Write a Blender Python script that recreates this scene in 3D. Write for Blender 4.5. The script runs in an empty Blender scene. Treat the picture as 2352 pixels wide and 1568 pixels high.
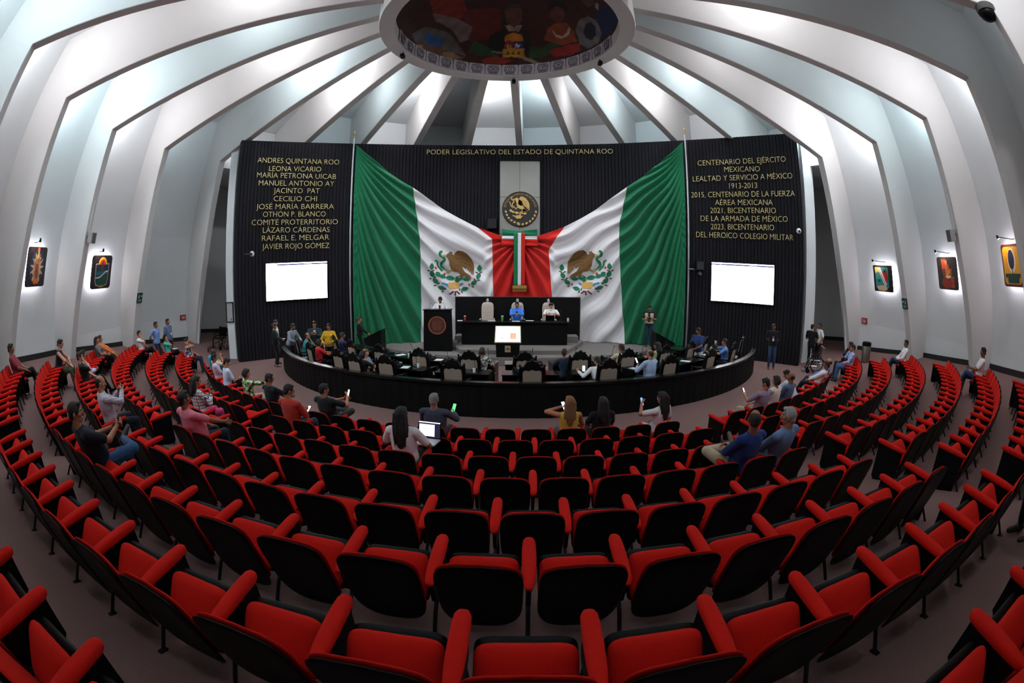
import bpy, bmesh, math, random
import numpy as np
from mathutils import Vector, Matrix
random.seed(7)
sc = bpy.context.scene
COL = sc.collection
PI = math.pi
# ------------------------------------------------------------------ camera (diagonal fisheye, equisolid)
YAW, PITCH, ROLL = 0.015239, 0.144809, 0.004127
CAMPOS = Vector((0.0, -19.76816, 3.19088))
cd = bpy.data.cameras.new('camera')
cam = bpy.data.objects.new('camera', cd)
COL.objects.link(cam)
fw = Vector((-math.sin(YAW) * math.cos(PITCH), math.cos(YAW) * math.cos(PITCH), -math.sin(PITCH)))
rt = Vector((math.cos(YAW), math.sin(YAW), 0))
up = rt.cross(fw)
rt2 = math.cos(ROLL) * rt + math.sin(ROLL) * up
up2 = -math.sin(ROLL) * rt + math.cos(ROLL) * up
M = Matrix((rt2, up2, -fw)).transposed().to_4x4()
M.translation = CAMPOS
cam.matrix_world = M
cd.type = 'PANO'
cd.sensor_width = 36.0
cd.sensor_fit = 'HORIZONTAL'
cd.clip_start = 0.05
cd.clip_end = 200
for holder in (getattr(cd, 'cycles', None), cd):
    try:
        holder.panorama_type = 'FISHEYE_EQUISOLID'
        holder.fisheye_lens = 16.2987
        holder.fisheye_fov = 3.9
    except Exception:
        pass
sc.camera = cam
# ------------------------------------------------------------------ world, exposure
w = bpy.data.worlds.new('world')
sc.world = w
w.use_nodes = True
w.node_tree.nodes['Background'].inputs[0].default_value = (0.9, 0.95, 1.0, 1)
w.node_tree.nodes['Background'].inputs[1].default_value = 0.0
sc.view_settings.view_transform = 'Standard'
sc.view_settings.look = 'None'
sc.view_settings.exposure = 0.0
sc.view_settings.gamma = 1.0
sc.view_settings.use_curve_mapping = False
# ------------------------------------------------------------------ lights: lamps tucked behind the roof beams of each bay
XC, YC, AZ0, DAZ = -0.392, -6.986, -12.845, 15.122      # centre of the hall, azimuth of beam 0, step
RIB_AZ = {k: AZ0 + DAZ * k for k in range(-8, 10)}
for i in range(1, 7):
    RIB_AZ[9 + i] = RIB_AZ[9] + 14.707 * i
RIBS = sorted(RIB_AZ)
def hall(az, R, z=0.0):
    a = math.radians(az)
    return Vector((XC + R * math.sin(a), YC + R * math.cos(a), z))
def lamp(name, loc, watts, col, radius=0.12, kind='POINT', target=None, spot=1.2, blend=0.6, sx=0.4, sy=0.4):
    l = bpy.data.lights.new(name, kind)
    l.energy = watts
    l.color = col
    if kind == 'AREA':
        l.shape = 'RECTANGLE'; l.size = sx; l.size_y = sy
    else:
        l.shadow_soft_size = radius
    if kind == 'SPOT':
        l.spot_size = spot; l.spot_blend = blend
    o = bpy.data.objects.new(name, l)
    o.location = loc
    if target is not None:
        o.rotation_euler = (Vector(target) - Vector(loc)).to_track_quat('-Z', 'Y').to_euler()
    COL.objects.link(o)
    return o
COOL = (0.74, 0.92, 1.0)
NEUT = (0.93, 0.95, 1.0)
KNEE_W, MID_W = 190, 155
BAYS = [(RIBS[i], RIBS[(i + 1) % len(RIBS)]) for i in range(len(RIBS))]
def bay_mid(k0, k1, f=0.5):
    a0, a1 = RIB_AZ[k0], RIB_AZ[k1]
    if a1 < a0: a1 += 360
    return a0 + (a1 - a0) * f
BAY_LIGHT = {}   # bay k0 -> (knee factor, mid factor)
for k in RIBS: BAY_LIGHT[k] = (0.30, 0.25)
BAY_LIGHT.update({-8: (1.1, .7), -7: (1.5, .5), -6: (.9, .9), -5: (.15, 1.3), -4: (.12, 1.6), -3: (.1, .6), -2: (.15, 1.3), -1: (.0, .02),
                  0: (.2, 1.0), 1: (.0, .8), 2: (.0, .5), 3: (.1, .9), 4: (.1, 1.1), 5: (1.6, .7), 6: (1.5, .3), 7: (.9, .3), 8: (.9, .8), 9: (.1, .1), 10: (1.0, .5), 15: (1.2, .9), 14: (.6, .5)})
for k0, k1 in BAYS:
    fk, fm = BAY_LIGHT[k0]
    am = bay_mid(k0, k1)
    # lamps sit against the web that faces away from the seats' rear
    left = am < 0 or am > 180
    f = 0.16 if left else 0.84
    c = COOL if (k0 % 2) else NEUT
    if fk > 0.02: lamp('bay_lamp', hall(bay_mid(k0, k1, f), 13.0, 9.6), KNEE_W * fk, c, 0.15)
    if fm > 0.01: lamp('beam_lamp', hall(bay_mid(k0, k1, f), 7.6, 11.4), MID_W * fm, c, 0.15)
# added spots, standing in for bay and ring light on dais and flags
for sx_ in (-5.2, -1.6, 1.6, 5.2):
    lamp('added_flag_spot', (sx_, -2.6 - .02 * sx_ * sx_, 9.9), 240, NEUT, 0.1, 'SPOT', (sx_ * 1.05, 0.2 - .04 * sx_ * sx_, 3.2), 1.5, 0.9)
# ------------------------------------------------------------------ helpers
def srgb(r, g, b):
    f = lambda c: (c / 255 / 12.92) if c / 255 <= 0.04045 else ((c / 255 + 0.055) / 1.055) ** 2.4
    return (f(r), f(g), f(b), 1.0)
MATS = {}
def mat(name, col, rough=0.6, metal=0.0, emit=None, estr=0.0, noise=0.0, nscale=8.0, bump=0.0, bscale=60.0, spec=0.5, sheen=0.0):
    if name in MATS: return MATS[name]
    m = bpy.data.materials.new(name)
    m.use_nodes = True
    nt = m.node_tree
    b = nt.nodes['Principled BSDF']
    b.inputs['Base Color'].default_value = col
    b.inputs['Roughness'].default_value = rough
    b.inputs['Metallic'].default_value = metal
    b.inputs['Specular IOR Level'].default_value = spec
    if sheen: b.inputs['Sheen Weight'].default_value = sheen
    if emit:
        b.inputs['Emission Color'].default_value = emit
        b.inputs['Emission Strength'].default_value = estr
    if noise or bump:
        tc = nt.nodes.new('ShaderNodeTexCoord')
    if noise:
        n = nt.nodes.new('ShaderNodeTexNoise'); n.inputs['Scale'].default_value = nscale; n.inputs['Detail'].default_value = 5
        nt.links.new(tc.outputs['Object'], n.inputs['Vector'])
        mx = nt.nodes.new('ShaderNodeMixRGB')
        mx.inputs[1].default_value = tuple(max(0, c * (1 - noise)) for c in col[:3]) + (1,)
        mx.inputs[2].default_value = tuple(min(1, c * (1 + noise)) for c in col[:3]) + (1,)
        nt.links.new(n.outputs['Fac'], mx.inputs[0])
        nt.links.new(mx.outputs[0], b.inputs['Base Color'])
    if bump:
        n2 = nt.nodes.new('ShaderNodeTexNoise'); n2.inputs['Scale'].default_value = bscale; n2.inputs['Detail'].default_value = 3
        nt.links.new(tc.outputs['Object'], n2.inputs['Vector'])
        bp = nt.nodes.new('ShaderNodeBump'); bp.inputs['Strength'].default_value = bump; bp.inputs['Distance'].default_value = 0.02
        nt.links.new(n2.outputs['Fac'], bp.inputs['Height'])
        nt.links.new(bp.outputs[0], b.inputs['Normal'])
    MATS[name] = m
    return m
def cmat(r, g, b, rough=0.8, **k):
    return mat('paint_%d_%d_%d_%d' % (r, g, b, int(rough * 100)), srgb(r, g, b), rough, **k)
WHITE = mat('white_plaster', srgb(222, 226, 227), 0.85, noise=0.02, nscale=1.5, bump=0.08, bscale=25)
BEAM = mat('beam_paint', srgb(206, 203, 201), 0.85, noise=0.02, nscale=1.5, bump=0.08, bscale=25)
CARPET = mat('carpet', srgb(128, 100, 96), 0.95, noise=0.22, nscale=90, bump=0.5, bscale=300, spec=0.1)
STAGECARPET = mat('stage_carpet', srgb(122, 116, 112), 0.95, noise=0.12, nscale=60, bump=0.4, bscale=250, spec=0.1)
BLACKPANEL = mat('black_panel', srgb(26, 25, 30), 0.7, spec=0.15, noise=0.25, nscale=3)
BLACKWOOD = mat('black_lacquer', srgb(13, 12, 13), 0.3, spec=0.25)
FENCEBLK = mat('fence_black', srgb(15, 14, 15), 0.6, noise=0.3, nscale=5, spec=0.12)
BLACKPL = mat('black_plastic', srgb(9, 9, 10), 0.45, bump=0.15, bscale=200, spec=0.15)
REDFAB = mat('red_fabric', srgb(196, 26, 16), 0.9, noise=0.12, nscale=60, bump=0.3, bscale=400, spec=0.15)
BLACKMET = mat('black_metal', srgb(10, 10, 11), 0.4, metal=0.3)
CHROME = mat('chrome', srgb(200, 200, 205), 0.2, metal=1.0)
STEEL = mat('brushed_steel', srgb(150, 147, 142), 0.42, metal=1.0, noise=0.08, nscale=2, bump=0.1, bscale=12)
GOLD = mat('gold_letter', srgb(226, 206, 142), 0.45, metal=0.15)
GOLDP = mat('gold_paint', srgb(200, 164, 92), 0.5, metal=0.2)
TANLEA = mat('tan_leather', srgb(158, 142, 128), 0.6, noise=0.08, nscale=20)
BEIGELEA = mat('beige_leather', srgb(186, 170, 156), 0.55)
FGREEN = mat('flag_green', srgb(16, 108, 70), 0.75, sheen=0.2, spec=0.2)
FWHITE = mat('flag_white', srgb(226, 222, 224), 0.8, sheen=0.1, spec=0.2)
FRED = mat('flag_red', srgb(196, 26, 18), 0.75, sheen=0.2, spec=0.2)
DARKGLASS = mat('dark_green_glass', srgb(10, 34, 26), 0.08, spec=0.6)
PAPER = mat('paper', srgb(236, 236, 236), 0.8)
class MB:
    """collects vertices and faces, then links them as one mesh object"""
    def __init__(s): s.v = []; s.f = []; s.m = []
    def add(s, vs, fs, mi=0):
        o = len(s.v)
        s.v.extend([tuple(map(float, p)) for p in vs])
        s.f.extend([tuple(o + i for i in f) for f in fs]); s.m.extend([mi] * len(fs))
        return s
    def box(s, c, d, rot=None, mi=0):
        x, y, z = d[0] / 2, d[1] / 2, d[2] / 2
        vs = [Vector((sx * x, sy * y, sz * z)) for sx in (-1, 1) for sy in (-1, 1) for sz in (-1, 1)]
        if rot is not None: vs = [rot @ q for q in vs]
        vs = [q + Vector(c) for q in vs]
        return s.add(vs, [(0, 1, 3, 2), (4, 6, 7, 5), (0, 4, 5, 1), (2, 3, 7, 6), (0, 2, 6, 4), (1, 5, 7, 3)], mi)
    def hexa(s, b, t, mi=0):
        """bottom quad and top quad, each four points in order"""
        return s.add(list(b) + list(t), [(3, 2, 1, 0), (4, 5, 6, 7), (0, 1, 5, 4), (1, 2, 6, 5), (2, 3, 7, 6), (3, 0, 4, 7)], mi)
    def loft(s, rings, mi=0, closed=False, cap=True):
        n = len(rings[0]); o = []
        vs = [p for r in rings for p in r]
        fs = []
        for i in range(len(rings) - (0 if closed else 1)):
            a = i * n; b = ((i + 1) % len(rings)) * n
            for j in range(n):
                fs.append((a + j, a + (j + 1) % n, b + (j + 1) % n, b + j))
        if cap and not closed:
            fs.append(tuple(range(n - 1, -1, -1))); e = (len(rings) - 1) * n
            fs.append(tuple(range(e, e + n)))
        return s.add(vs, fs, mi)
    def tube(s, pts, r, n=8, mi=0):
        pts = [Vector(p) for p in pts]; rings = []
        ref = Vector((0, 0, 1))
        for i, p in enumerate(pts):
            d = (pts[min(i + 1, len(pts) - 1)] - pts[max(i - 1, 0)]).normalized()
            a = d.cross(ref)
            if a.length < 0.1: a = d.cross(Vector((1, 0, 0)))
            a.normalize(); b = d.cross(a)
            rr = r[i] if isinstance(r, (list, tuple)) else r
            rings.append([p + a * (rr * math.cos(2 * PI * j / n)) + b * (rr * math.sin(2 * PI * j / n)) for j in range(n)])
        return s.loft(rings, mi)
    def lathe(s, prof, c=(0, 0, 0), n=20, mi=0):
        rings = [[Vector(c) + Vector((r * math.cos(2 * PI * j / n), r * math.sin(2 * PI * j / n), z)) for j in range(n)] for r, z in prof]
        return s.loft(rings, mi)
    def ellipsoid(s, c, r, n=12, m=8, rot=None, mi=0):
        rings = []
        for i in range(m + 1):
            t = -PI / 2 + PI * (i + 0.02) / (m + 0.04)
            ring = []
            for j in range(n):
                q = Vector((r[0] * math.cos(t) * math.cos(2 * PI * j / n), r[1] * math.cos(t) * math.sin(2 * PI * j / n), r[2] * math.sin(t)))
                if rot is not None: q = rot @ q
                ring.append(Vector(c) + q)
            rings.append(ring)
        return s.loft(rings, mi)
    def capsule(s, p0, r0, p1, r1, n=10, mi=0):
        p0 = Vector(p0); p1 = Vector(p1); d = p1 - p0; L = d.length
        if L < 1e-6: d = Vector((0, 0, 1))
        d.normalize()
        a = d.orthogonal().normalized(); b = d.cross(a); rings = []
        for t in (-1.5, -1.1, -0.6, 0):
            rings.append([p0 + d * (r0 * math.sin(t)) + (a * math.cos(2 * PI * j / n) + b * math.sin(2 * PI * j / n)) * (r0 * math.cos(t)) for j in range(n)])
        for t in (0, 0.6, 1.1, 1.5):
            rings.append([p1 + d * (r1 * math.sin(t)) + (a * math.cos(2 * PI * j / n) + b * math.sin(2 * PI * j / n)) * (r1 * math.cos(t)) for j in range(n)])
        return s.loft(rings, mi)
    def pad(s, outline, O, A, B, thick, bulge=0.0, p=4.0, bend=0.0, mi=0, rings=(0.35, 0.7, 0.9, 0.98, 1.0)):
        """a cushion-like closed shape: outline of (a, b) points in the plane O, A, B"""
        O = Vector(O); A = Vector(A).normalized(); B = Vector(B).normalized(); N = A.cross(B).normalized()
        n = len(outline)
        def P(a, b, h): return O + A * a + B * b + N * (h + bend * a * a)
        def H(sc_): return thick / 2 * max(0.0, 1 - sc_ ** p) ** 0.5 + bulge * (1 - sc_ * sc_)
        vs = [P(0, 0, H(0))]; fs = []
        lay = []
        for q in rings:
            lay.append(len(vs)); vs += [P(a * q, b * q, H(q)) for a, b in outline]
        for q in reversed(rings[:-1]):
            lay.append(len(vs)); vs += [P(a * q, b * q, -H(q) + 2 * bulge * (1 - q * q)) for a, b in outline]
        lay_last = len(vs); vs.append(P(0, 0, -H(0) + 2 * bulge))
        for j in range(n): fs.append((0, lay[0] + j, lay[0] + (j + 1) % n))
        for a, b in zip(lay, lay[1:]):
            for j in range(n): fs.append((a + j, b + j, b + (j + 1) % n, a + (j + 1) % n))
        for j in range(n): fs.append((lay[-1] + (j + 1) % n, lay[-1] + j, lay_last))
        return s.add(vs, fs, mi)
    def prism(s, poly, O, A, B, h, mi=0):
        """flat polygon (a, b) in the plane O, A, B, extruded by h along A x B"""
        O = Vector(O); A = Vector(A); B = Vector(B); N = A.cross(B).normalized(); n = len(poly)
        lo = [O + A * a + B * b for a, b in poly]; hi = [q + N * h for q in lo]
        fs = [tuple(range(n - 1, -1, -1)), tuple(range(n, 2 * n))] + [(i, (i + 1) % n, n + (i + 1) % n, n + i) for i in range(n)]
        return s.add(lo + hi, fs, mi)
    def mesh(s, name, mats, smooth=False):
        me = bpy.data.meshes.new(name)
        me.from_pydata(s.v, [], s.f)
        if not isinstance(mats, (list, tuple)): mats = [mats]
        for m in mats: me.materials.append(m)
        me.polygons.foreach_set('material_index', s.m)
        if smooth: me.polygons.foreach_set('use_smooth', [True] * len(me.polygons))
        me.update()
        return me
    def build(s, name, mats, parent=None, smooth=False, fix=False):
        me = s.mesh(name, mats, smooth)
        if fix:
            b = bmesh.new(); b.from_mesh(me); bmesh.ops.recalc_face_normals(b, faces=b.faces); b.to_mesh(me); b.free()
        o = bpy.data.objects.new(name, me)
        COL.objects.link(o)
        if parent is not None: o.parent = parent
        return o
def tag(o, label=None, cat=None, group=None, kind=None):
    if label: o['label'] = label
    if cat: o['category'] = cat
    if group: o['group'] = group
    if kind: o['kind'] = kind
    return o
def thing(name, label, cat, loc=(0, 0, 0), rz=0.0, group=None):
    o = bpy.data.objects.new(name, None)
    o.empty_display_size = 0.1
    COL.objects.link(o)
    o.location = loc; o.rotation_euler = (0, 0, rz)
    return tag(o, label, cat, group)
def copy_tree(o, parent=None):
    c = o.copy(); COL.objects.link(c); c.parent = parent
    for ch in o.children: copy_tree(ch, c)
    return c
def sharp(o, ang=35):
    """smooth shading kept sharp at hard edges"""
    me = o.data
    me.polygons.foreach_set('use_smooth', [True] * len(me.polygons))
    try: me.set_sharp_from_angle(angle=math.radians(ang))
    except Exception: pass
    return o
def bevel(o, w=0.01, seg=2):
    m = o.modifiers.new('bevel', 'BEVEL'); m.width = w; m.segments = seg; m.limit_method = 'ANGLE'
    return o
def interp(x, xs, ys): return float(np.interp(x, xs, ys))
def fl(R): return max(0.0, 0.207 * (R - 12.5))
def floor_z(x, y): return fl(math.hypot(x, y))
# ================================================================== the setting
# floor: flat in front, a shallow cone under the seats
m = MB(); NA = 120
Rs = [0.01, 4, 8, 10, 11.5, 12.5, 13.5, 15, 16.5, 18, 20, 24, 28]
for i in range(len(Rs) - 1):
    for j in range(NA):
        a0 = 2 * PI * j / NA; a1 = 2 * PI * (j + 1) / NA
        P = lambda R, a: (R * math.sin(a), -R * math.cos(a), fl(R) if math.cos(a) > -0.2 else 0.0)
        m.add([P(Rs[i], a0), P(Rs[i], a1), P(Rs[i + 1], a1), P(Rs[i + 1], a0)], [(0, 1, 2, 3)])
tag(m.build('floor', CARPET), kind='structure')
# bay walls, roof and beams
OUT = [(15.8, -0.1), (15.72, 1.8), (15.5, 3.6), (15.15, 5.4), (14.65, 7.2), (14.1, 9.0), (13.6, 10.55)]
def roof_z(R): return 10.55 + 0.2817 * (13.6 - R)
INN = [(15.2, -0.1), (13.95, 4.3), (12.97, 8.58), (3.75, 11.18)]
walls = {'wall_left': MB(), 'wall_right': MB(), 'wall_rear': MB(), 'wall_back': MB()}
ceil = MB(); lint = MB()
for k0, k1 in BAYS:
    a0, a1 = RIB_AZ[k0], RIB_AZ[k1]
    if a1 < a0: a1 += 360
    am = (a0 + a1) / 2
    top = (13.6, 10.55)
    if k0 in range(-3, 5):
        top = (11.4, roof_z(11.4))
        prof = [(11.4, -0.1), top]; side = 'wall_back'
    elif k0 in (-4, 5):
        prof = [(17.2, -0.1), (17.2, 8.35)]; side = 'wall_left' if k0 < 0 else 'wall_right'
    else:
        prof = OUT; side = 'wall_left' if -140 < am < 0 or am > 226 else ('wall_right' if 0 < am < 135 else 'wall_rear')
    for (r0, z0), (r1, z1) in zip(prof, prof[1:]):
        walls[side].add([hall(a0, r0, z0), hall(a1, r0, z0), hall(a1, r1, z1), hall(a0, r1, z1)], [(0, 1, 2, 3)])
    if k0 in (-4, 5):     # passage: a soffit and a lintel panel above it
        lint.add([hall(a0, 13.2, 8.35), hall(a1, 13.2, 8.35), hall(a1, 17.2, 8.35), hall(a0, 17.2, 8.35)], [(0, 1, 2, 3)])
        lint.add([hall(a0, 13.2, 8.35), hall(a1, 13.2, 8.35), hall(a1, 13.6, 10.55), hall(a0, 13.6, 10.55)], [(0, 1, 2, 3)])
        for a in (a0, a1):
            lint.add([hall(a, 15.0, -0.1), hall(a, 17.2, -0.1), hall(a, 17.2, 8.35), hall(a, 13.2, 8.35)], [(0, 1, 2, 3)])
    ceil.add([hall(a0, *top), hall(a1, *top), hall(a1, 3.6, roof_z(3.6)), hall(a0, 3.6, roof_z(3.6))], [(0, 1, 2, 3)])
for n_, mb in walls.items(): tag(mb.build(n_, WHITE), kind='structure')
tag(ceil.build('ceiling', WHITE), kind='structure')
tag(lint.build('trim_40', WHITE), kind='structure')
for i, k in enumerate(RIBS):
    a = math.radians(RIB_AZ[k]); t = Vector((math.cos(a), -math.sin(a), 0)) * 0.16
    prof = INN + [(3.75, roof_z(3.75) + 0.1), (13.7, 10.6), (15.8, 4.4), (15.9, -0.1)]
    pts = [hall(RIB_AZ[k], R, z) for R, z in prof]
    m = MB(); n = len(pts)
    vs = [p - t for p in pts] + [p + t for p in pts]
    fs = [(j, (j + 1) % n, n + (j + 1) % n, n + j) for j in range(n)]
    # the two webs as quad strips (the outline is not convex)
    strip = [(0, 1, 6, 7), (1, 2, 5, 6), (2, 3, 4, 5)]
    fs += strip + [tuple(n + j for j in reversed(q)) for q in strip]
    m.add(vs, fs)
    tag(bevel(m.build('trim_%d' % (i + 1), BEAM, fix=True), 0.015, 1), kind='structure')
# baseboards
bb = {'baseboard_left': MB(), 'baseboard_right': MB()}
for k0, k1 in BAYS:
    am = bay_mid(k0, k1)
    if k0 in range(-3, 5): continue
    side = 'baseboard_left' if -140 < am < 0 else ('baseboard_right' if 0 < am < 135 else None)
    if not side: continue
    R = 17.17 if k0 in (-4, 5) else 15.72
    N = 4
    for j in range(N):
        p0 = hall(RIB_AZ[k0], R).lerp(hall(RIB_AZ[k1], R), j / N); p1 = hall(RIB_AZ[k0], R).lerp(hall(RIB_AZ[k1], R), (j + 1) / N)
        q = (hall(am, 1) - hall(am, 2)) * 0.05
        z0 = floor_z(p0.x, p0.y); z1 = floor_z(p1.x, p1.y)
        b = [p0 + Vector((0, 0, z0 - .03)), p1 + Vector((0, 0, z1 - .03)), p1 + q + Vector((0, 0, z1 - .03)), p0 + q + Vector((0, 0, z0 - .03))]
        bb[side].hexa(b, [x + Vector((0, 0, 0.2)) for x in b])
for n_, mb in bb.items(): tag(mb.build(n_, mat('baseboard_black', srgb(22, 20, 20), 0.6), fix=True), kind='structure')
# proscenium fins beside the dark stage wall
def slab(name, x0, x1, y0, y1, z0, z1, mt=WHITE, slant=0.0):
    m = MB()
    m.hexa([(x0, y0, z0), (x1, y0, z0), (x1, y1, z0), (x0, y1, z0)], [(x0 + slant, y0, z1), (x1 + slant, y0, z1), (x1 + slant, y1, z1), (x0 + slant, y1, z1)])
    return tag(bevel(m.build(name, mt, fix=True), 0.012, 1), kind='structure')
slab('trim_30', -12.12, -11.72, -3.55, -2.6, -0.05, 11.6)
slab('trim_31', 11.82, 12.36, -3.5, -2.6, -0.05, 11.6)
# raised floor of the left passage
m = MB()
m.hexa([(-16.2, -3.0, 0.0), (-11.3, -4.9, 0.0), (-11.0, -3.9, 0.0), (-13.6, 1.8, 0.0)], [(-16.2, -3.0, 0.02), (-11.3, -4.9, 0.02), (-11.0, -3.9, 0.02), (-13.6, 1.8, 0.02)])
tag(m.build('floor_passage', CARPET, fix=True), kind='structure')
# the curved dark stage wall, vertical slats
WR, WCY = 15.5, -15.0
def wall(s, z, off=0.0):
    a = s / WR; R = WR - off
    return Vector((R * math.sin(a), WCY + R * math.cos(a), z))
def wall_top(s): return interp(s, [-12.4, -4, 0, 4, 7.3, 9.9, 12.4], [9.03, 9.03, 9.05, 9.13, 9.26, 9.37, 9.46])
m = MB(); s = -12.4; pr = 24.8 / 164
prev = None; pts = []
for i in range(164):
    for ds, o in ((0, 0.0), (0.1, 0.0), (0.112, -0.035), (0.14, -0.035)):
        pts.append((-12.4 + i * pr + ds, o))
pts.append((12.4, 0.0))
vs = []; fs = []
for s, o in pts:
    vs += [wall(s, -0.05, o), wall(s, wall_top(s), o), wall(s, wall_top(s), -0.35)]
for i in range(len(pts) - 1):
    a = 3 * i; fs += [(a, a + 3, a + 4, a + 1), (a + 1, a + 4, a + 5, a + 2)]
vs += [wall(-12.4, -0.05, -0.35), wall(12.4, -0.05, -0.35)]
n = len(pts) * 3
fs += [(0, 1, 2, n), (n - 3, n + 1, n - 1, n - 2)]
m.add(vs, fs)
tag(m.build('wall_stage', BLACKPANEL), kind='structure')
# stage: low round-fronted platform and the dais on it
def platform(name, poly, z0, z1, mt):
    m = MB(); m.prism(poly, (0, 0, z0), (1, 0, 0), (0, 1, 0), z1 - z0)
    return tag(bevel(m.build(name, mt, fix=True), 0.01, 1), kind='structure')
arc = [(8.5 * math.sin(t), 4.63 - 8.5 * math.cos(t)) for t in np.linspace(-0.80, 0.80, 40)]
backarc = [(wall(s, 0, 0.02).x, wall(s, 0, 0.02).y) for s in np.linspace(6.3, -6.3, 20)]
platform('floor_stage', arc + backarc, -0.02, 0.3, STAGECARPET)
platform('floor_dais', [(-2.9, -1.2), (-2.15, -3.1), (-1.1, -3.24), (0.8, -3.24), (1.75, -3.2), (2.65, -0.85), (2.65, -0.6), (-2.9, -0.6)], 0.29, 0.46, STAGECARPET)
platform('floor_dais_rear', [(-2.6, -1.35), (2.4, -1.35), (2.4, -.62), (-2.6, -.62)], .45, .72, STAGECARPET)
# ring of the ceiling opening with the painted dome
RCX, RCY = -0.385, -7.02
m = MB(); NS = 96
prof = [(3.38, 10.72), (3.84, 10.69), (3.86, 10.74), (3.86, 13.6), (3.38, 13.6)]
rings = [[Vector((RCX + r * math.cos(2 * PI * j / NS), RCY + r * math.sin(2 * PI * j / NS), z)) for j in range(NS)] for r, z in prof]
m.loft(rings, closed=True)
tag(sharp(m.build('trim_50', BEAM, fix=True)), kind='structure')
# ================================================================== auditorium seats
W = 0.55
TIP = {1: (12.22, .62), 2: (13.206, .8), 3: (14.172, .953), 4: (15.214, 1.162), 5: (16.24, 1.359), 6: (17.22, 1.579), 7: (18.194, 1.793), 8: (19.2, 2.0)}
STEP = {i: math.degrees(W / r) for i, (r, h) in TIP.items()}
ORD = 'first second third fourth fifth sixth seventh eighth ninth tenth eleventh twelfth thirteenth fourteenth fifteenth sixteenth seventeenth eighteenth nineteenth'.split()
# block: row -> (first armrest angle, number of chairs); left runs to minus, the others to plus
MIDB = {i: (-18.05, 11 + i) for i in range(1, 8)}
LEFTB = {1: (-21.0, 12), 2: (-21.0, 16), 3: (-20.74, 18), 4: (-22.34, 18), 5: (-21.2, 16), 6: (-21.02, 11), 7: (-20.79, 9)}
RIGHTB = {1: (17.81, 11), 2: (17.4, 17), 3: (17.48, 17), 4: (17.04, 18), 5: (16.74, 16), 6: (16.56, 13), 7: (16.46, 10)}
def seat_frame(row, block, j):
    R, h = TIP[row]
    if block == 'middle': a = MIDB[row][0] + (j + .5) * STEP[row]
    elif block == 'left': a = LEFTB[row][0] - (j + .5) * STEP[row]
    else: a = RIGHTB[row][0] + (j + .5) * STEP[row]
    a = math.radians(a)
    return Vector((R * math.sin(a), -R * math.cos(a), h - 0.62)), a
def super_outline(hw, hh, n_top=4.5, n_bot=2.6, N=32, taper=0.0):
    o = []
    for i in range(N):
        t = 2 * PI * i / N
        c, s = math.cos(t), math.sin(t)
        e = n_top if s > 0 else n_bot
        b = hh * math.copysign(abs(s) ** (2 / e), s)
        a = hw * math.copysign(abs(c) ** (2 / e), c) * (1 - taper * (1 - (b / hh + 1) / 2))
        o.append((a, b))
    return o
BA = Vector((0, -0.19, 0.57)).normalized()       # up direction of the backrest
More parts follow.
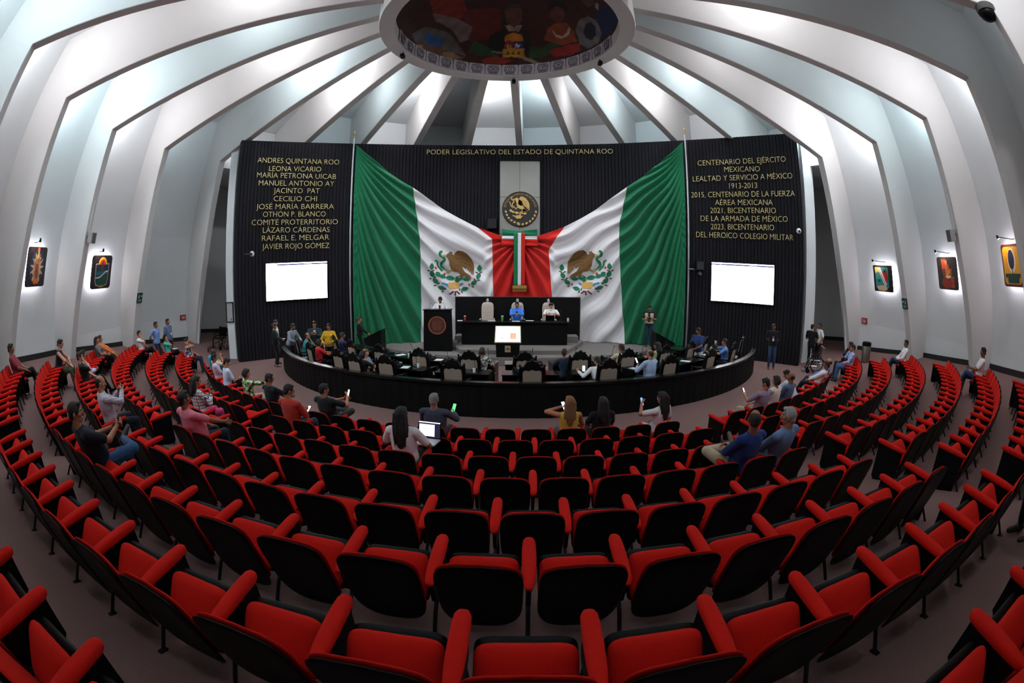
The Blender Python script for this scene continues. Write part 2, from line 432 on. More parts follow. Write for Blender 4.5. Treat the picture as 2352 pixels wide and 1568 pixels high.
def make_seat_parts():
    P = {}
    m = MB(); m.pad(super_outline(.247, .345, 6, 2.6, taper=.04), (0, -.468, .442), (1, 0, 0), BA, .028, bulge=0.0, p=8, bend=.3)
    P['backrest_shell'] = m.mesh('backrest_shell', BLACKPL, True)
    m = MB(); m.pad(super_outline(.246, .285, 6, 4, taper=.04), (0, -.452, .495), (1, 0, 0), BA, .036, p=5, bend=.28)
    P['back_cushion'] = m.mesh('back_cushion', REDFAB, True)
    # seat tipped up, and the same seat folded down under a sitter
    PV = Vector((0, -.36, .285)); D = Vector((0, math.cos(.93), math.sin(.93))); N = Vector((0, -D.z, D.y))
    m = MB(); m.pad(super_outline(.222, .165, 6, 6), PV + D * .165 + N * .015, (1, 0, 0), D, .10, p=4)
    P['seat_cushion'] = m.mesh('seat_cushion', REDFAB, True)
    m = MB(); m.pad(super_outline(.226, .18, 7, 7), PV + D * .173 - N * .05, (1, 0, 0), D, .05, p=6)
    P['seat_pan'] = m.mesh('seat_pan', BLACKPL, True)
    m = MB(); m.pad(super_outline(.228, .225, 5, 5), (0, -.205, .415), (1, 0, 0), (0, 1, .06), .115, p=4)
    P['seat_cushion_down'] = m.mesh('seat_cushion', REDFAB, True)
    m = MB(); m.pad(super_outline(.236, .235, 6, 6), (0, -.19, .345), (1, 0, 0), (0, 1, .06), .07, p=5)
    P['seat_pan_down'] = m.mesh('seat_pan', BLACKPL, True)
    def paddle(x):
        m = MB(); rings = []
        for t, hw, hh in ((0, .012, .012), (.01, .028, .022), (.035, .040, .030), (.10, .044, .033), (.22, .045, .034), (.34, .042, .032), (.43, .034, .027), (.475, .022, .016), (.485, .009, .008)):
            y = -t; z = .588 - .085 * t - .05 * t * t
            rings.append([Vector((x + hw * math.copysign(abs(math.cos(q)) ** .8, math.cos(q)), y, z + hh * math.copysign(abs(math.sin(q)) ** .8, math.sin(q)))) for q in [2 * PI * i / 14 for i in range(14)]])
        m.loft(rings)
        return m
    P['armrest'] = paddle(.275).mesh('armrest', REDFAB, True)
    P['armrest_l'] = paddle(-.275).mesh('armrest', REDFAB, True)
    def side(x, zb):
        m = MB()
        m.prism([(-.03, .56), (-.44, .52), (-.40, zb + .04), (-.34, zb), (-.06, zb), (-.02, zb + .04)], (x - .014, 0, 0), (0, 1, 0), (0, 0, 1), .028)
        return m
    P['side_panel'] = side(.275, .30).mesh('side_panel', BLACKPL)
    P['side_panel_l'] = side(-.275, .06).mesh('side_panel', BLACKPL)
    P['side_panel_r'] = side(.275, .06).mesh('side_panel', BLACKPL)
    def leg(x, pts):
        m = MB(); m.tube(pts, .014, 8)
        q = pts[-1]; m.box((q[0], q[1], q[2] + .006), (.045, .07, .012))
        return m
    for s, sx in (('', .275), ('_l', -.275)):
        P['rear' + s] = leg(sx, [(sx, -.30, .34), (sx, -.40, .25), (sx, -.50, .105)]).mesh('leg', BLACKMET)
        P['front' + s] = leg(sx, [(sx, -.12, .34), (sx, -.07, .15), (sx, -.05, .01)]).mesh('leg', BLACKMET)
    return P
SP = make_seat_parts()
def seat_kind(first, last, down):
    r = bpy.data.objects.new('auditorium_chair', None); r.empty_display_size = .1
    parts = [('backrest_shell', 'backrest_shell'), ('back_cushion', 'back_cushion'), ('seat_cushion', 'seat_cushion' + down), ('seat_pan', 'seat_pan' + down),
             ('armrest', 'armrest'), ('side_panel', 'side_panel_r' if last else 'side_panel'), ('leg', 'rear'), ('leg', 'front')]
    if first: parts += [('armrest', 'armrest_l'), ('side_panel', 'side_panel_l'), ('leg', 'rear_l'), ('leg', 'front_l')]
    return r, parts
TAKEN = {(7, 'left', 8), (6, 'left', 10), (5, 'left', 7), (5, 'left', 8), (5, 'left', 14), (5, 'left', 15), (4, 'left', 17), (3, 'left', 17), (2, 'left', 15),
         (1, 'left', 11), (1, 'left', 9), (1, 'left', 8), (1, 'left', 6), (1, 'left', 3), (1, 'left', 1), (2, 'middle', 0), (1, 'middle', 0), (1, 'middle', 4),
         (1, 'middle', 8), (1, 'middle', 9), (1, 'middle', 11), (5, 'left', 0), (3, 'left', 1), (4, 'middle', 0), (6, 'middle', 1), (3, 'middle', 5),
         (1, 'right', 2), (1, 'right', 3), (1, 'right', 4), (1, 'right', 5), (1, 'right', 9), (1, 'right', 10), (2, 'right', 15), (2, 'right', 16),
         (4, 'right', 17), (6, 'right', 12), (4, 'middle', 13), (4, 'middle', 14)}
def add_seat(row, block, j, a=None):
    first = {'middle': j == 0, 'right': j == 0, 'left': j == LEFTB.get(row, (0, 0))[1] - 1, 'rear': False}[block]
    last = {'middle': j == MIDB.get(row, (0, 0))[1] - 1, 'right': j == RIGHTB.get(row, (0, 0))[1] - 1, 'left': j == 0, 'rear': False}[block]
    if block == 'rear':
        R, h = TIP[8]; pos = Vector((R * math.sin(a), -R * math.cos(a), h - .62))
    else: pos, a = seat_frame(row, block, j)
    r, parts = seat_kind(first, last, '_down' if (row, block, j) in TAKEN else '')
    COL.objects.link(r)
    r.location = pos; r.rotation_euler = (0, 0, a)
    for nm, key in parts:
        o = bpy.data.objects.new(nm, SP[key]); COL.objects.link(o); o.parent = r
    if block == 'middle': where = '%s from its left end, %s row from stage, middle block' % (ORD[j], ORD[row - 1])
    elif block == 'rear': where = j
    else: where = '%s from the aisle, %s row from stage, %s block' % (ORD[j], ORD[row - 1], block)
    tag(r, 'red cushioned black auditorium chair, ' + where, 'chair', 'red and black auditorium chairs')
    return r
for row in range(1, 8):
    for j in range(MIDB[row][1]): add_seat(row, 'middle', j)
    for j in range(LEFTB[row][1]): add_seat(row, 'left', j)
    for j in range(RIGHTB[row][1]): add_seat(row, 'right', j)
for i in range(4):
    add_seat(8, 'rear', '%s from the photographer leftwards, hindmost eighth row' % ORD[i], math.radians(-3.75 - STEP[8] * (i + .0)))
    add_seat(8, 'rear', '%s from the photographer rightwards, hindmost eighth row' % ORD[i], math.radians(4.9 + STEP[8] * (i + .0)))
# ================================================================== mural in the ceiling ring: one painted dome over a band of carved glyph blocks
SHAPES = [((120,30,12),[(-2.4,-0.42),(-1.44,0.52),(-1.36,1.19),(-1.74,1.39),(-2.39,0.8)]),
((95,22,12),[(-1.56,1.0),(-0.26,1.31),(-0.3,2.5),(-1.38,2.34)]),
((112,100,96),[(-2.41,0.43),(-1.99,0.98),(-1.67,1.33),(-1.26,1.84),(-1.45,2.26),(-1.71,2.25),(-1.92,1.66),(-2.4,0.86)]),
((92,86,86),[(-3.13,0.7),(-2.74,0.81),(-2.07,1.66),(-1.76,2.33),(-1.56,2.77),(-2.43,2.19),(-3.09,1.24)]),
((44,84,140),[(-2.85,1.25),(-2.65,1.13),(-2.49,1.51),(-2.35,1.55),(-2.26,1.83),(-2.39,2.18),(-2.58,1.95),(-2.78,1.55)]),
((96,60,44),[(-3.2,1.1),(-2.87,1.39),(-2.74,1.77),(-2.53,1.84),(-1.94,2.6),(-1.6,2.79),(-1.73,2.91),(-2.09,2.72),(-2.7,2.05),(-3.04,1.48)]),
((150,118,80),[(-3.16,1.22),(-2.93,1.41),(-2.91,1.65),(-3.1,1.36)]),
((150,118,80),[(-2.28,2.25),(-2.0,2.48),(-1.72,2.76),(-1.99,2.74),(-2.38,2.35)]),
((22,16,18),[(-0.77,2.59),(-0.68,2.32),(-0.29,2.19),(-0.06,2.07),(0.4,2.05),(0.71,2.14),(0.79,2.6),(0.64,2.98),(-0.63,2.97)]),
((150,130,118),[(-0.13,2.0),(0.48,1.97),(0.36,2.22),(-0.01,2.23)]),
((92,58,44),[(-0.12,1.42),(0.04,1.2),(0.36,1.19),(0.48,1.38),(0.45,1.84),(0.17,2.1),(-0.07,1.87)]),
((58,44,38),[(-0.18,1.47),(-0.05,1.12),(0.41,1.08),(0.54,1.44),(0.42,1.29),(0.01,1.32)]),
((30,74,44),[(-1.42,2.56),(-1.22,2.37),(-0.78,2.71),(-0.31,2.97),(-0.47,3.07),(-1.1,2.92),(-1.47,2.72)]),
((40,72,36),[(0.76,2.66),(1.19,2.68),(1.44,2.38),(1.83,2.28),(1.65,2.61),(1.2,2.97),(0.72,3.1)]),
((128,42,24),[(-1.01,3.05),(-0.47,3.05),(0.16,3.23),(-0.45,3.36),(-0.93,3.21)]),
((140,132,116),[(-0.72,2.89),(-0.63,2.88),(1.04,3.14),(1.28,3.14),(0.96,3.24)]),
((96,50,40),[(1.41,1.04),(1.57,0.79),(1.79,0.74),(1.9,1.03),(1.78,1.44),(1.55,1.49),(1.42,1.32)]),
((24,16,16),[(1.3,1.21),(1.37,0.76),(1.66,0.46),(1.92,0.56),(1.98,0.92),(1.82,0.73),(1.57,0.79),(1.44,1.03)]),
((138,66,30),[(1.25,2.35),(1.36,1.89),(1.58,1.58),(1.95,1.34),(2.22,1.5),(2.36,1.86),(1.86,2.31)]),
((150,30,20),[(1.45,2.68),(2.01,2.22),(2.43,1.86),(2.51,2.1),(2.18,2.49),(1.58,2.81)]),
((190,180,160),[(1.57,1.87),(1.66,2.0),(1.84,1.96),(2.01,1.75),(2.05,1.47),(2.1,1.47),(2.07,1.78),(1.88,2.03),(1.64,2.08),(1.51,1.93)]),
((108,104,106),[(2.28,1.46),(2.34,0.92),(2.6,0.49),(2.86,0.42),(3.06,0.87),(3.02,1.33),(2.75,1.85),(2.46,1.87)]),
((20,24,36),[(2.52,1.3),(2.55,0.91),(2.7,0.66),(2.85,0.76),(2.92,1.08),(2.82,1.42),(2.63,1.51)]),
((20,34,74),[(2.81,0.39),(2.79,-0.39),(2.95,-0.95),(3.24,-0.99),(3.37,-0.29),(3.21,0.72),(3.11,1.07),(3.01,0.71)]),
((150,150,150),[(2.66,-0.45),(2.74,-0.59),(2.81,-0.16),(2.72,-0.22)]),
((92,60,44),[(2.3,-0.16),(2.59,-0.59),(2.65,-0.36),(2.52,0.01),(2.38,-0.04)]),
((140,34,22),[(-0.18,2.81),(-0.11,2.6),(0.17,2.58),(0.17,2.84)]),
((34,46,116),[(0.17,2.84),(0.17,2.58),(0.48,2.58),(0.55,2.81)]),
((196,120,30),[(-0.18,2.58),(-0.11,2.36),(0.17,2.26),(0.45,2.34),(0.54,2.56),(0.17,2.58)]),
((196,140,40),[(-0.27,3.11),(-0.2,2.83),(0.55,2.81),(0.58,3.09)]),
((225,225,230),[(0.29,2.63),(0.33,2.69),(0.4,2.7),(0.34,2.74),(0.36,2.8),(0.29,2.77),(0.23,2.81),(0.25,2.75),(0.18,2.7),(0.26,2.69)]),
((46,80,36),[(-0.12,3.02),(-0.04,2.9),(0.04,3.03)]),
((46,80,36),[(0.07,3.03),(0.15,2.9),(0.23,3.02)]),
((46,80,36),[(0.26,3.02),(0.34,2.89),(0.42,3.01)]),
((190,160,90),[(-0.08,2.69),(-0.04,2.69),(-0.04,2.8),(-0.09,2.79)]),
((190,160,90),[(0.04,2.73),(0.09,2.73),(0.09,2.8),(0.04,2.8)]),
((70,92,116),[(-0.16,3.38),(0.32,3.33),(0.48,3.35),(0.32,3.37),(-0.06,3.39)])]
def inside(x, y, poly):
    c = False; n = len(poly); j = n - 1
    for i in range(n):
        xi, yi = poly[i]; xj, yj = poly[j]
        if (yi > y) != (yj > y) and x < (xj - xi) * (y - yi) / (yj - yi) + xi: c = not c
        j = i
    return c
def paint_mat(name):
    m = bpy.data.materials.new(name); m.use_nodes = True
    nt = m.node_tree; b = nt.nodes['Principled BSDF']; b.inputs['Roughness'].default_value = 0.7
    a = nt.nodes.new('ShaderNodeVertexColor'); a.layer_name = 'paint'
    nt.links.new(a.outputs['Color'], b.inputs['Base Color'])
    return m
def painted_grid(name, verts, faces, cols, parent=None):
    me = bpy.data.meshes.new(name); me.from_pydata(verts, [], faces)
    at = me.color_attributes.new('paint', 'FLOAT_COLOR', 'POINT')
    at.data.foreach_set('color', np.array(cols, dtype=np.float32).ravel())
    me.materials.append(paint_mat(name))
    me.polygons.foreach_set('use_smooth', [True] * len(me.polygons))
    o = bpy.data.objects.new(name, me); COL.objects.link(o); o.parent = parent
    return o
mural = thing('mural', 'round painted dome mural with dark portraits inside the ceiling ring', 'mural', (RCX, RCY, 10.7))
vs, fs, cols = [], [], []
NR, NT = 110, 360
boxes = [(c, p, min(q[0] for q in p), max(q[0] for q in p), min(q[1] for q in p), max(q[1] for q in p)) for c, p in SHAPES]
rr = np.random.RandomState(3)
blot = [(rr.uniform(-3, 3), rr.uniform(-3, 3), rr.uniform(.3, .9), rr.uniform(-1, 1)) for _ in range(60)]
for i in range(NR + 1):
    r = 3.38 * i / NR
    for j in range(NT):
        a = 2 * PI * j / NT
        x, y = r * math.cos(a), r * math.sin(a)
        vs.append((x, y, 0.45 + 1.7 * (1 - (r / 3.38) ** 2)))
        n = sum(s_ * math.exp(-((x - bx) ** 2 + (y - by) ** 2) / (w_ * w_)) for bx, by, w_, s_ in blot[:24]) if (i % 1 == 0) else 0
        c = (58 + 18 * n, 20 + 5 * n, 14 + 3 * n)
        for sc_, poly, x0, x1, y0, y1 in boxes:
            if x0 <= x <= x1 and y0 <= y <= y1 and inside(x, y, poly): c = sc_
        g = 1 + .12 * math.sin(9 * x + 3 * n) * math.sin(11 * y)
        cols.append(srgb(*[max(0, min(255, q * g)) for q in c]))
for i in range(NR):
    for j in range(NT):
        fs.append((i * NT + j, i * NT + (j + 1) % NT, (i + 1) * NT + (j + 1) % NT, (i + 1) * NT + j))
painted_grid('painting', vs, fs, cols, mural)
# glyph blocks: pale stone tiles with dark line work
stone = cmat(176, 166, 172, 0.8); line = cmat(40, 34, 38, 0.8)
NB = 34
for b_ in range(NB):
    a0 = 2 * PI * b_ / NB
    if not (0.05 < a0 < PI - 0.05): continue       # the half that faces the seats
    da = 2 * PI / NB * 0.93
    m = MB()
    def Q(u, v, o=0.0):
        a = a0 + da * u; R = 3.36 - o
        return (R * math.cos(a), R * math.sin(a), 0.03 + v)
    N_ = 4
    for q in range(N_):
        m.hexa([Q(q / N_, 0), Q((q + 1) / N_, 0), Q((q + 1) / N_, 0, .03), Q(q / N_, 0, .03)], [Q(q / N_, .44), Q((q + 1) / N_, .44), Q((q + 1) / N_, .44, .03), Q(q / N_, .44, .03)])
    t = m.build('glyph_block', stone, mural, fix=True)
    g = MB(); rg = random.Random(b_)
    def ring(cx, cy, rx, ry, w_=.012, n=20, a1=2 * PI):
        P = [Q(cx + rx * math.copysign(abs(math.cos(q)) ** .6, math.cos(q)), cy + ry * math.copysign(abs(math.sin(q)) ** .6, math.sin(q)), .034) for q in np.linspace(0, a1, n)]
        g.tube(P, w_, 4)
    ring(.5, .24, .34, .15); ring(.5, .24, .24, .10)
    kind = b_ % 4
    if kind == 0: ring(.5, .24, .10, .05)
    elif kind == 1: g.tube([Q(.35, .30, .034), Q(.65, .18, .034)], .012, 4); g.tube([Q(.35, .18, .034), Q(.65, .30, .034)], .012, 4)
    elif kind == 2: ring(.42, .26, .06, .04); g.tube([Q(.5, .17, .034), Q(.62, .30, .034)], .012, 4)
    else: ring(.58, .24, .07, .06); g.tube([Q(.32, .22, .034), Q(.46, .26, .034)], .012, 4)
    for q in (.3, .5, .7): ring(q, .06, .07, .035, n=10)
    g.build('glyph', line, t)
# cameras hanging from the ring
for nm, px_, desc in (('a', (-3.80, -6.11), 'left side of the ceiling ring'), ('b', (-0.22, -3.42), 'far lip of the ceiling ring'), ('c', (2.70, -5.34), 'right side of the ceiling ring')):
    o = thing('ring_camera', 'small black camera hung under the ' + desc, 'camera', (px_[0], px_[1], 10.70))
    m = MB(); m.tube([(0, 0, 0.01), (0, 0, -.1)], .02); m.build('bracket', BLACKPL, o)
    m = MB(); m.box((0, -.03, -.16), (.14, .22, .11)); m.tube([(0, -.14, -.16), (0, -.18, -.16)], .045, 12); bevel(m.build('housing', BLACKPL, o), .01)
# ================================================================== things on the dark stage wall
def text_mesh(body, size, extrude=0.012):
    c = bpy.data.curves.new('t', 'FONT'); c.body = body; c.size = size; c.extrude = extrude; c.bevel_depth = 0.0; c.resolution_u = 3; c.offset = -0.014
    o = bpy.data.objects.new('t', c); COL.objects.link(o)
    dg = bpy.context.evaluated_depsgraph_get()
    me = bpy.data.meshes.new_from_object(o.evaluated_get(dg))
    bpy.data.objects.remove(o); bpy.data.curves.remove(c)
    return me
def fit_text(body, width, height, x0=0.0, y0=0.0):
    """letters as a mesh scaled so that the caps are HEIGHT tall and the line is WIDTH wide"""
    me = text_mesh(body, 1.0, 0.0)
    cap = 0.729
    v = np.empty(len(me.vertices) * 3); me.vertices.foreach_get('co', v); v = v.reshape(-1, 3)
    fs = [tuple(p.vertices) for p in me.polygons]
    add = []
    for y0_, sg in ((0.0, 1), (cap, -1)):          # short serifs where a stem ends on the base line or the cap line
        xs = sorted(v[np.abs(v[:, 1] - y0_) < .004, 0]); i = 0
        while i < len(xs):
            j = i
            while j + 1 < len(xs) and xs[j + 1] - xs[j] < .13: j += 1
            near = v[(v[:, 0] > xs[i] - .05) & (v[:, 0] < xs[j] + .05), 1]
            over = near.min() < -.004 if sg > 0 else near.max() > cap + .004
            if 0.03 < xs[j] - xs[i] < .20 and not over: add.append((xs[i] - .055, xs[j] + .055, y0_, y0_ + sg * .035))
            i = j + 1
    for x0_, x1_, ya, yb in add:
        n_ = len(v); ya, yb = min(ya, yb), max(ya, yb)
        v = np.vstack([v, [[x0_, ya, 0], [x1_, ya, 0], [x1_, yb, 0], [x0_, yb, 0]]]); fs.append((n_, n_ + 1, n_ + 2, n_ + 3))
    lo, hi = v[:, 0].min(), v[:, 0].max()
    v[:, 0] = x0 + (v[:, 0] - lo) * width / (hi - lo); v[:, 1] = y0 + v[:, 1] * height / cap
    bpy.data.meshes.remove(me)
    return v, fs
def serifs(body_v):  return body_v
def wall_text(name, label, cat, body, s0, z0, s1, z1, h, mt, group=None, off=0.03, th=0.02):
    v, fs = fit_text(body, s1 - s0, h)
    m = MB(); n = len(v)
    L = [wall(s0 + x, z0 + (z1 - z0) * x / (s1 - s0) + y, off) for x, y, _ in v]
    H = [wall(s0 + x, z0 + (z1 - z0) * x / (s1 - s0) + y, off + th) for x, y, _ in v]
    # edges used once form the rim
    cnt = {}
    for f in fs:
        for a, b in zip(f, f[1:] + f[:1]): cnt[(a, b)] = cnt.get((a, b), 0) + 1
    rim = [(a, b) for (a, b) in cnt if (b, a) not in cnt]
    m.add(L + H, [tuple(n + i for i in f) for f in fs] + [(a, b, n + b, n + a) for a, b in rim])
    return tag(m.build(name, mt, fix=False), label, cat, group)
ORD12 = 'topmost second third fourth fifth sixth seventh eighth ninth tenth eleventh lowest'.split()
LEFT_TXT = [("ANDRES QUINTANA ROO", -11.62, 8.07, -7.99, 8.04), ("LEONA VICARIO", -11.08, 7.71, -8.77, 7.71), ("MARÍA PETRONA UICAB", -11.59, 7.43, -8.09, 7.39),
            ("MANUEL ANTONIO AY", -11.49, 7.09, -8.16, 7.08), ("JACINTO  PAT", -10.81, 6.77, -8.79, 6.76), ("CECILIO CHI", -10.79, 6.43, -8.89, 6.42),
            ("JOSÉ MARÍA BARRERA", -11.54, 6.1, -8.13, 6.09), ("OTHÓN P. BLANCO", -11.23, 5.78, -8.48, 5.77), ("COMITÉ PROTERRITORIO", -11.71, 5.45, -7.94, 5.43),
            ("LÁZARO CÁRDENAS", -11.21, 5.13, -8.29, 5.1), ("RAFAEL E. MELGAR", -11.24, 4.8, -8.31, 4.78), ("JAVIER ROJO GÓMEZ", -11.23, 4.46, -8.29, 4.43)]
for i, (b, s0, z0, s1, z1) in enumerate(LEFT_TXT):
    wall_text('wall_lettering', 'raised gold lettering, %s of twelve lines over the left screen' % ORD12[i], 'lettering', b, s0, z0, s1, z1, .235, GOLD, 'gold lines over the left screen')
RIGHT_TXT = [("CENTENARIO DEL EJÉRCITO", 7.89, 8.07, 11.83, 8.21), ("MEXICANO", 9.06, 7.78, 10.64, 7.8), ("LEALTAD Y SERVICIO A MÉXICO", 7.64, 7.36, 12.07, 7.5), ("1913-2013", 9.23, 7.06, 10.47, 7.09),
             ("2015, CENTENARIO DE LA FUERZA", 7.54, 6.66, 12.12, 6.76), ("AÉREA MEXICANA", 8.58, 6.34, 11.12, 6.38), ("2021, BICENTENARIO", 8.36, 6.0, 11.25, 6.04), ("DE LA ARMADA DE MÉXICO", 7.93, 5.65, 11.76, 5.7),
             ("2023, BICENTENARIO", 8.37, 5.31, 11.15, 5.34), ("DEL HEROICO COLEGIO MILITAR", 7.72, 4.96, 11.98, 4.96)]
OR10 = ORD12[:9] + ['lowest']
for i, (b, s0, z0, s1, z1) in enumerate(RIGHT_TXT):
    wall_text('wall_lettering', 'raised gold lettering, %s of ten lines over the right screen' % OR10[i], 'lettering', b, s0, z0, s1, z1, .25, GOLD, 'gold lines over the right screen')
wall_text('wall_lettering', 'long gold title line along the top of the dark centre wall', 'lettering', "PODER LEGISLATIVO DEL ESTADO DE QUINTANA ROO", -4.12, 8.57, 4.14, 8.65, .24, GOLD)
# ---- screens
SCR = mat('screen_white', (1, 1, 1, 1), 0.4, emit=(0.97, 0.97, 1.0, 1), estr=6.0)
SCRBAR = mat('screen_bar', srgb(60, 60, 110), 0.4, emit=srgb(60, 60, 110), estr=1.0)
SCRTXT = mat('screen_text', srgb(150, 150, 165), 0.4, emit=srgb(170, 170, 190), estr=1.0)
def wall_plate(m, s0, s1, z0, z1, o0, o1, n=6, mi=0):
    for i in range(n):
        a = s0 + (s1 - s0) * i / n; b = s0 + (s1 - s0) * (i + 1) / n
        m.hexa([wall(a, z0, o0), wall(b, z0, o0), wall(b, z0, o1), wall(a, z0, o1)], [wall(a, z1, o0), wall(b, z1, o0), wall(b, z1, o1), wall(a, z1, o1)], mi)
    return m
def screen(name, label, s0, s1, z0, z1, bar):
    c = wall((s0 + s1) / 2, z0)
    r = thing(name, label, 'screen')
    wall_plate(MB(), s0 - .03, s1 + .03, z0 - .03, z1 + .03, .03, .09).build('frame', BLACKPL, r, fix=True)
    wall_plate(MB(), s0, s1, z0, z1, .09, .10).build('screen_panel', SCR, r, fix=True)
    wall_plate(MB(), s0 + bar[0] * (s1 - s0), s1, z1 - .10, z1 - .045, .101, .104).build('title_bar', SCRBAR, r, fix=True)
    m = MB()
    wall_plate(m, s0 + .03, s0 + .45, z1 - .09, z1 - .06, .101, .105, 2); wall_plate(m, s0 + bar[1] * (s1 - s0), s0 + (bar[1] + .13) * (s1 - s0), z1 - .085, z1 - .06, .105, .108, 2)
    wall_plate(m, s0 + .1, s0 + .16, z1 - .2, z1 - .17, .101, .104, 1)
    m.build('menu_text', SCRTXT, r, fix=True)
screen('wall_screen', 'bright blank screen on the dark wall under the twelve name lines', -11.07, -8.4, 2.36, 3.87, (.18, .62))
screen('wall_screen', 'bright blank screen on the dark wall under the military centenary lines', 8.41, 11.15, 2.34, 3.925, (.0, .6))
# ---- flags
def curve_sz(pts):
    zs = [p[1] for p in pts]; ss = [p[0] for p in pts]
    return lambda z: float(np.interp(z, zs[::-1] if zs[0] > zs[-1] else zs, ss[::-1] if zs[0] > zs[-1] else ss))
def smooth01(x): x = max(0.0, min(1.0, x)); return x * x * (3 - 2 * x)
def fold(s, z, sg):
    """how far the cloth stands off the wall at (s, z); sg = -1 left flag, +1 right flag"""
    e = abs(s - sg * 7.3) + .25; D = max(.02, 9.35 - z)
    c = D / e ** .62
    ph = 34 * math.log(c) + .8 * math.sin(1.3 * z + 2.1 * s)
    f1 = (.5 + .5 * math.sin(ph)) ** 1.6
    f2 = (.5 + .5 * math.sin(2.3 * ph + 1.7 * z)) ** 2
    x = abs(s)
    ang = math.atan2(max(.02, 4.75 - z) if z < 4.7 else .02, x + .05)
    g = (.5 + .5 * math.sin(24 * ang + 1.5 * math.sin(2 * x))) ** 1.5
    gr = math.hypot(x, 4.75 - z)
    red = smooth01((1.75 - x) / .7)
    near = min(1.0, e / 1.2) * (0.35 + .65 * min(1.0, D / 3))
    a = (.115 * f1 + .03 * f2) * near
    b = .11 * g * min(1, gr / .9)
    # calmer cloth round the emblem
    calm = math.exp(-(((s - sg * 2.78) / 1.1) ** 2 + ((z - 3.35) / 1.0) ** 2))
    a *= 1 - .6 * calm
    return .085 + (1 - red) * a * 2.4 + red * b * 2.0
def flag_bounds(sg):
    if sg < 0:
        return [[(-7.28, 8.95), (-7.26, .3)], [(-4.70, 6.98), (-4.48, 5.6), (-4.34, 4.53), (-4.29, 2.09), (-4.34, .27)], [(-1.83, 5.24), (-1.2, 4.72), (-1.18, 4.23), (-1.14, 2.17), (-1.1, .3)], [(-.002, 4.62), (-.002, .3)]]
    return [[(7.28, 9.15), (7.26, .32)], [(4.74, 7.07), (4.36, 5.33), (4.39, 3.83), (4.52, 2.0), (4.71, .31)], [(1.95, 5.28), (1.5, 4.62), (1.27, 4.25), (1.44, 2.18), (1.5, .3)], [(.002, 4.62), (.002, .3)]]
def flag(sg, label):
    B = flag_bounds(sg)
    def pt(b, v):
        P = B[b]; n = len(P) - 1
        # parameter along the boundary by height
        zt, zb = P[0][1], P[-1][1]; z = zb + (zt - zb) * v
        zs = [p[1] for p in P][::-1]; ss = [p[0] for p in P][::-1]
        return float(np.interp(z, zs, ss)), z
    m = MB(); NV = 170; cols = [64, 84, 40]; vs = []; fs = []; mi = []; nc = 0
    us = []
    for b, n in enumerate(cols):
        for i in range(n + (1 if b == 2 else 0)): us.append((b, i / n))
    for v in range(NV + 1):
        for b, u in us:
            s0, z0 = pt(b, v / NV); s1, z1 = pt(b + 1, v / NV)
            s = s0 + (s1 - s0) * u; z = z0 + (z1 - z0) * u
            sag = 0.10 * math.sin(PI * u) * (v / NV) ** 6 * (1 if b < 2 else .3)
            z -= sag
            vs.append(wall(s, z, fold(s, z, sg)))
    n = len(us)
    for v in range(NV):
        for i in range(n - 1):
            fs.append((v * n + i, v * n + i + 1, v * n + n + i + 1, v * n + n + i)); mi.append(us[i][0])
    m.v = [tuple(p) for p in vs]; m.f = fs; m.m = mi
    o = m.build('draped_flag', [FGREEN, FWHITE, FRED], None, smooth=True)
    md = o.modifiers.new('thickness', 'SOLIDIFY'); md.thickness = 0.012; md.offset = 0
    return tag(o, label, 'flag')
FL = flag(-1, 'huge green white red flag swagged from the pole beside the name lines')
FR = flag(1, 'huge green white red flag swagged from the pole beside the military lines')
# ---- the emblem on the white band, pieces sewn on the cloth
BROWN = cmat(112, 78, 38, .85); DKBROWN = cmat(70, 48, 26, .85); LEAF = cmat(14, 112, 74, .85); ERED = cmat(196, 40, 34, .85); EBLUE = cmat(38, 140, 190, .85); EGOLD = cmat(206, 160, 82, .85); MAROON = cmat(96, 26, 34, .85); PALEG = cmat(170, 156, 96, .85)
def patch_add(m, poly, place, lift, mi=0):
    b = bmesh.new()
    vv = [b.verts.new((x, y, 0)) for x, y in poly]
    try: b.faces.new(vv)
    except Exception: b.free(); return
    bmesh.ops.triangulate(b, faces=b.faces[:])
    mx = max(max(p[0] for p in poly) - min(p[0] for p in poly), max(p[1] for p in poly) - min(p[1] for p in poly))
    for _ in range(3):
        es = [e for e in b.edges if e.calc_length() > .07]
        if not es: break
        bmesh.ops.subdivide_edges(b, edges=es, cuts=1, use_grid_fill=False)
        bmesh.ops.triangulate(b, faces=b.faces[:])
    b.verts.index_update()
    top = [place(v.co.x, v.co.y, lift) for v in b.verts]; bot = [place(v.co.x, v.co.y, lift - .02) for v in b.verts]
    n = len(top); fs = []
    for f in b.faces:
        q = [v.index for v in f.verts]; fs.append(tuple(q)); fs.append(tuple(n + i for i in reversed(q)))
    for e in b.edges:
        if len(e.link_faces) == 1:
            i, j = e.verts[0].index, e.verts[1].index; fs.append((i, j, n + j, n + i))
    b.free()
    m.add(top + bot, fs, mi)
def leafpoly(x, y, L, w_, ang):
    c, s = math.cos(ang), math.sin(ang); P = []
    for t, k in ((0, 0), (.2, .7), (.45, 1), (.75, .7), (1, 0), (.75, -.7), (.45, -1), (.2, -.7)):
        a, b = t * L, k * w_; P.append((x + a * c - b * s, y + a * s + b * c))
    return P
def strokepoly(pts, w_):
    L = []; R = []
    for i, (x, y) in enumerate(pts):
        x0, y0 = pts[max(0, i - 1)]; x1, y1 = pts[min(len(pts) - 1, i + 1)]
        d = math.hypot(x1 - x0, y1 - y0) or 1; nx, ny = -(y1 - y0) / d, (x1 - x0) / d
        ww = w_[i] if isinstance(w_, (list, tuple)) else w_
        L.append((x + nx * ww, y + ny * ww)); R.append((x - nx * ww, y - ny * ww))
    return L + R[::-1]
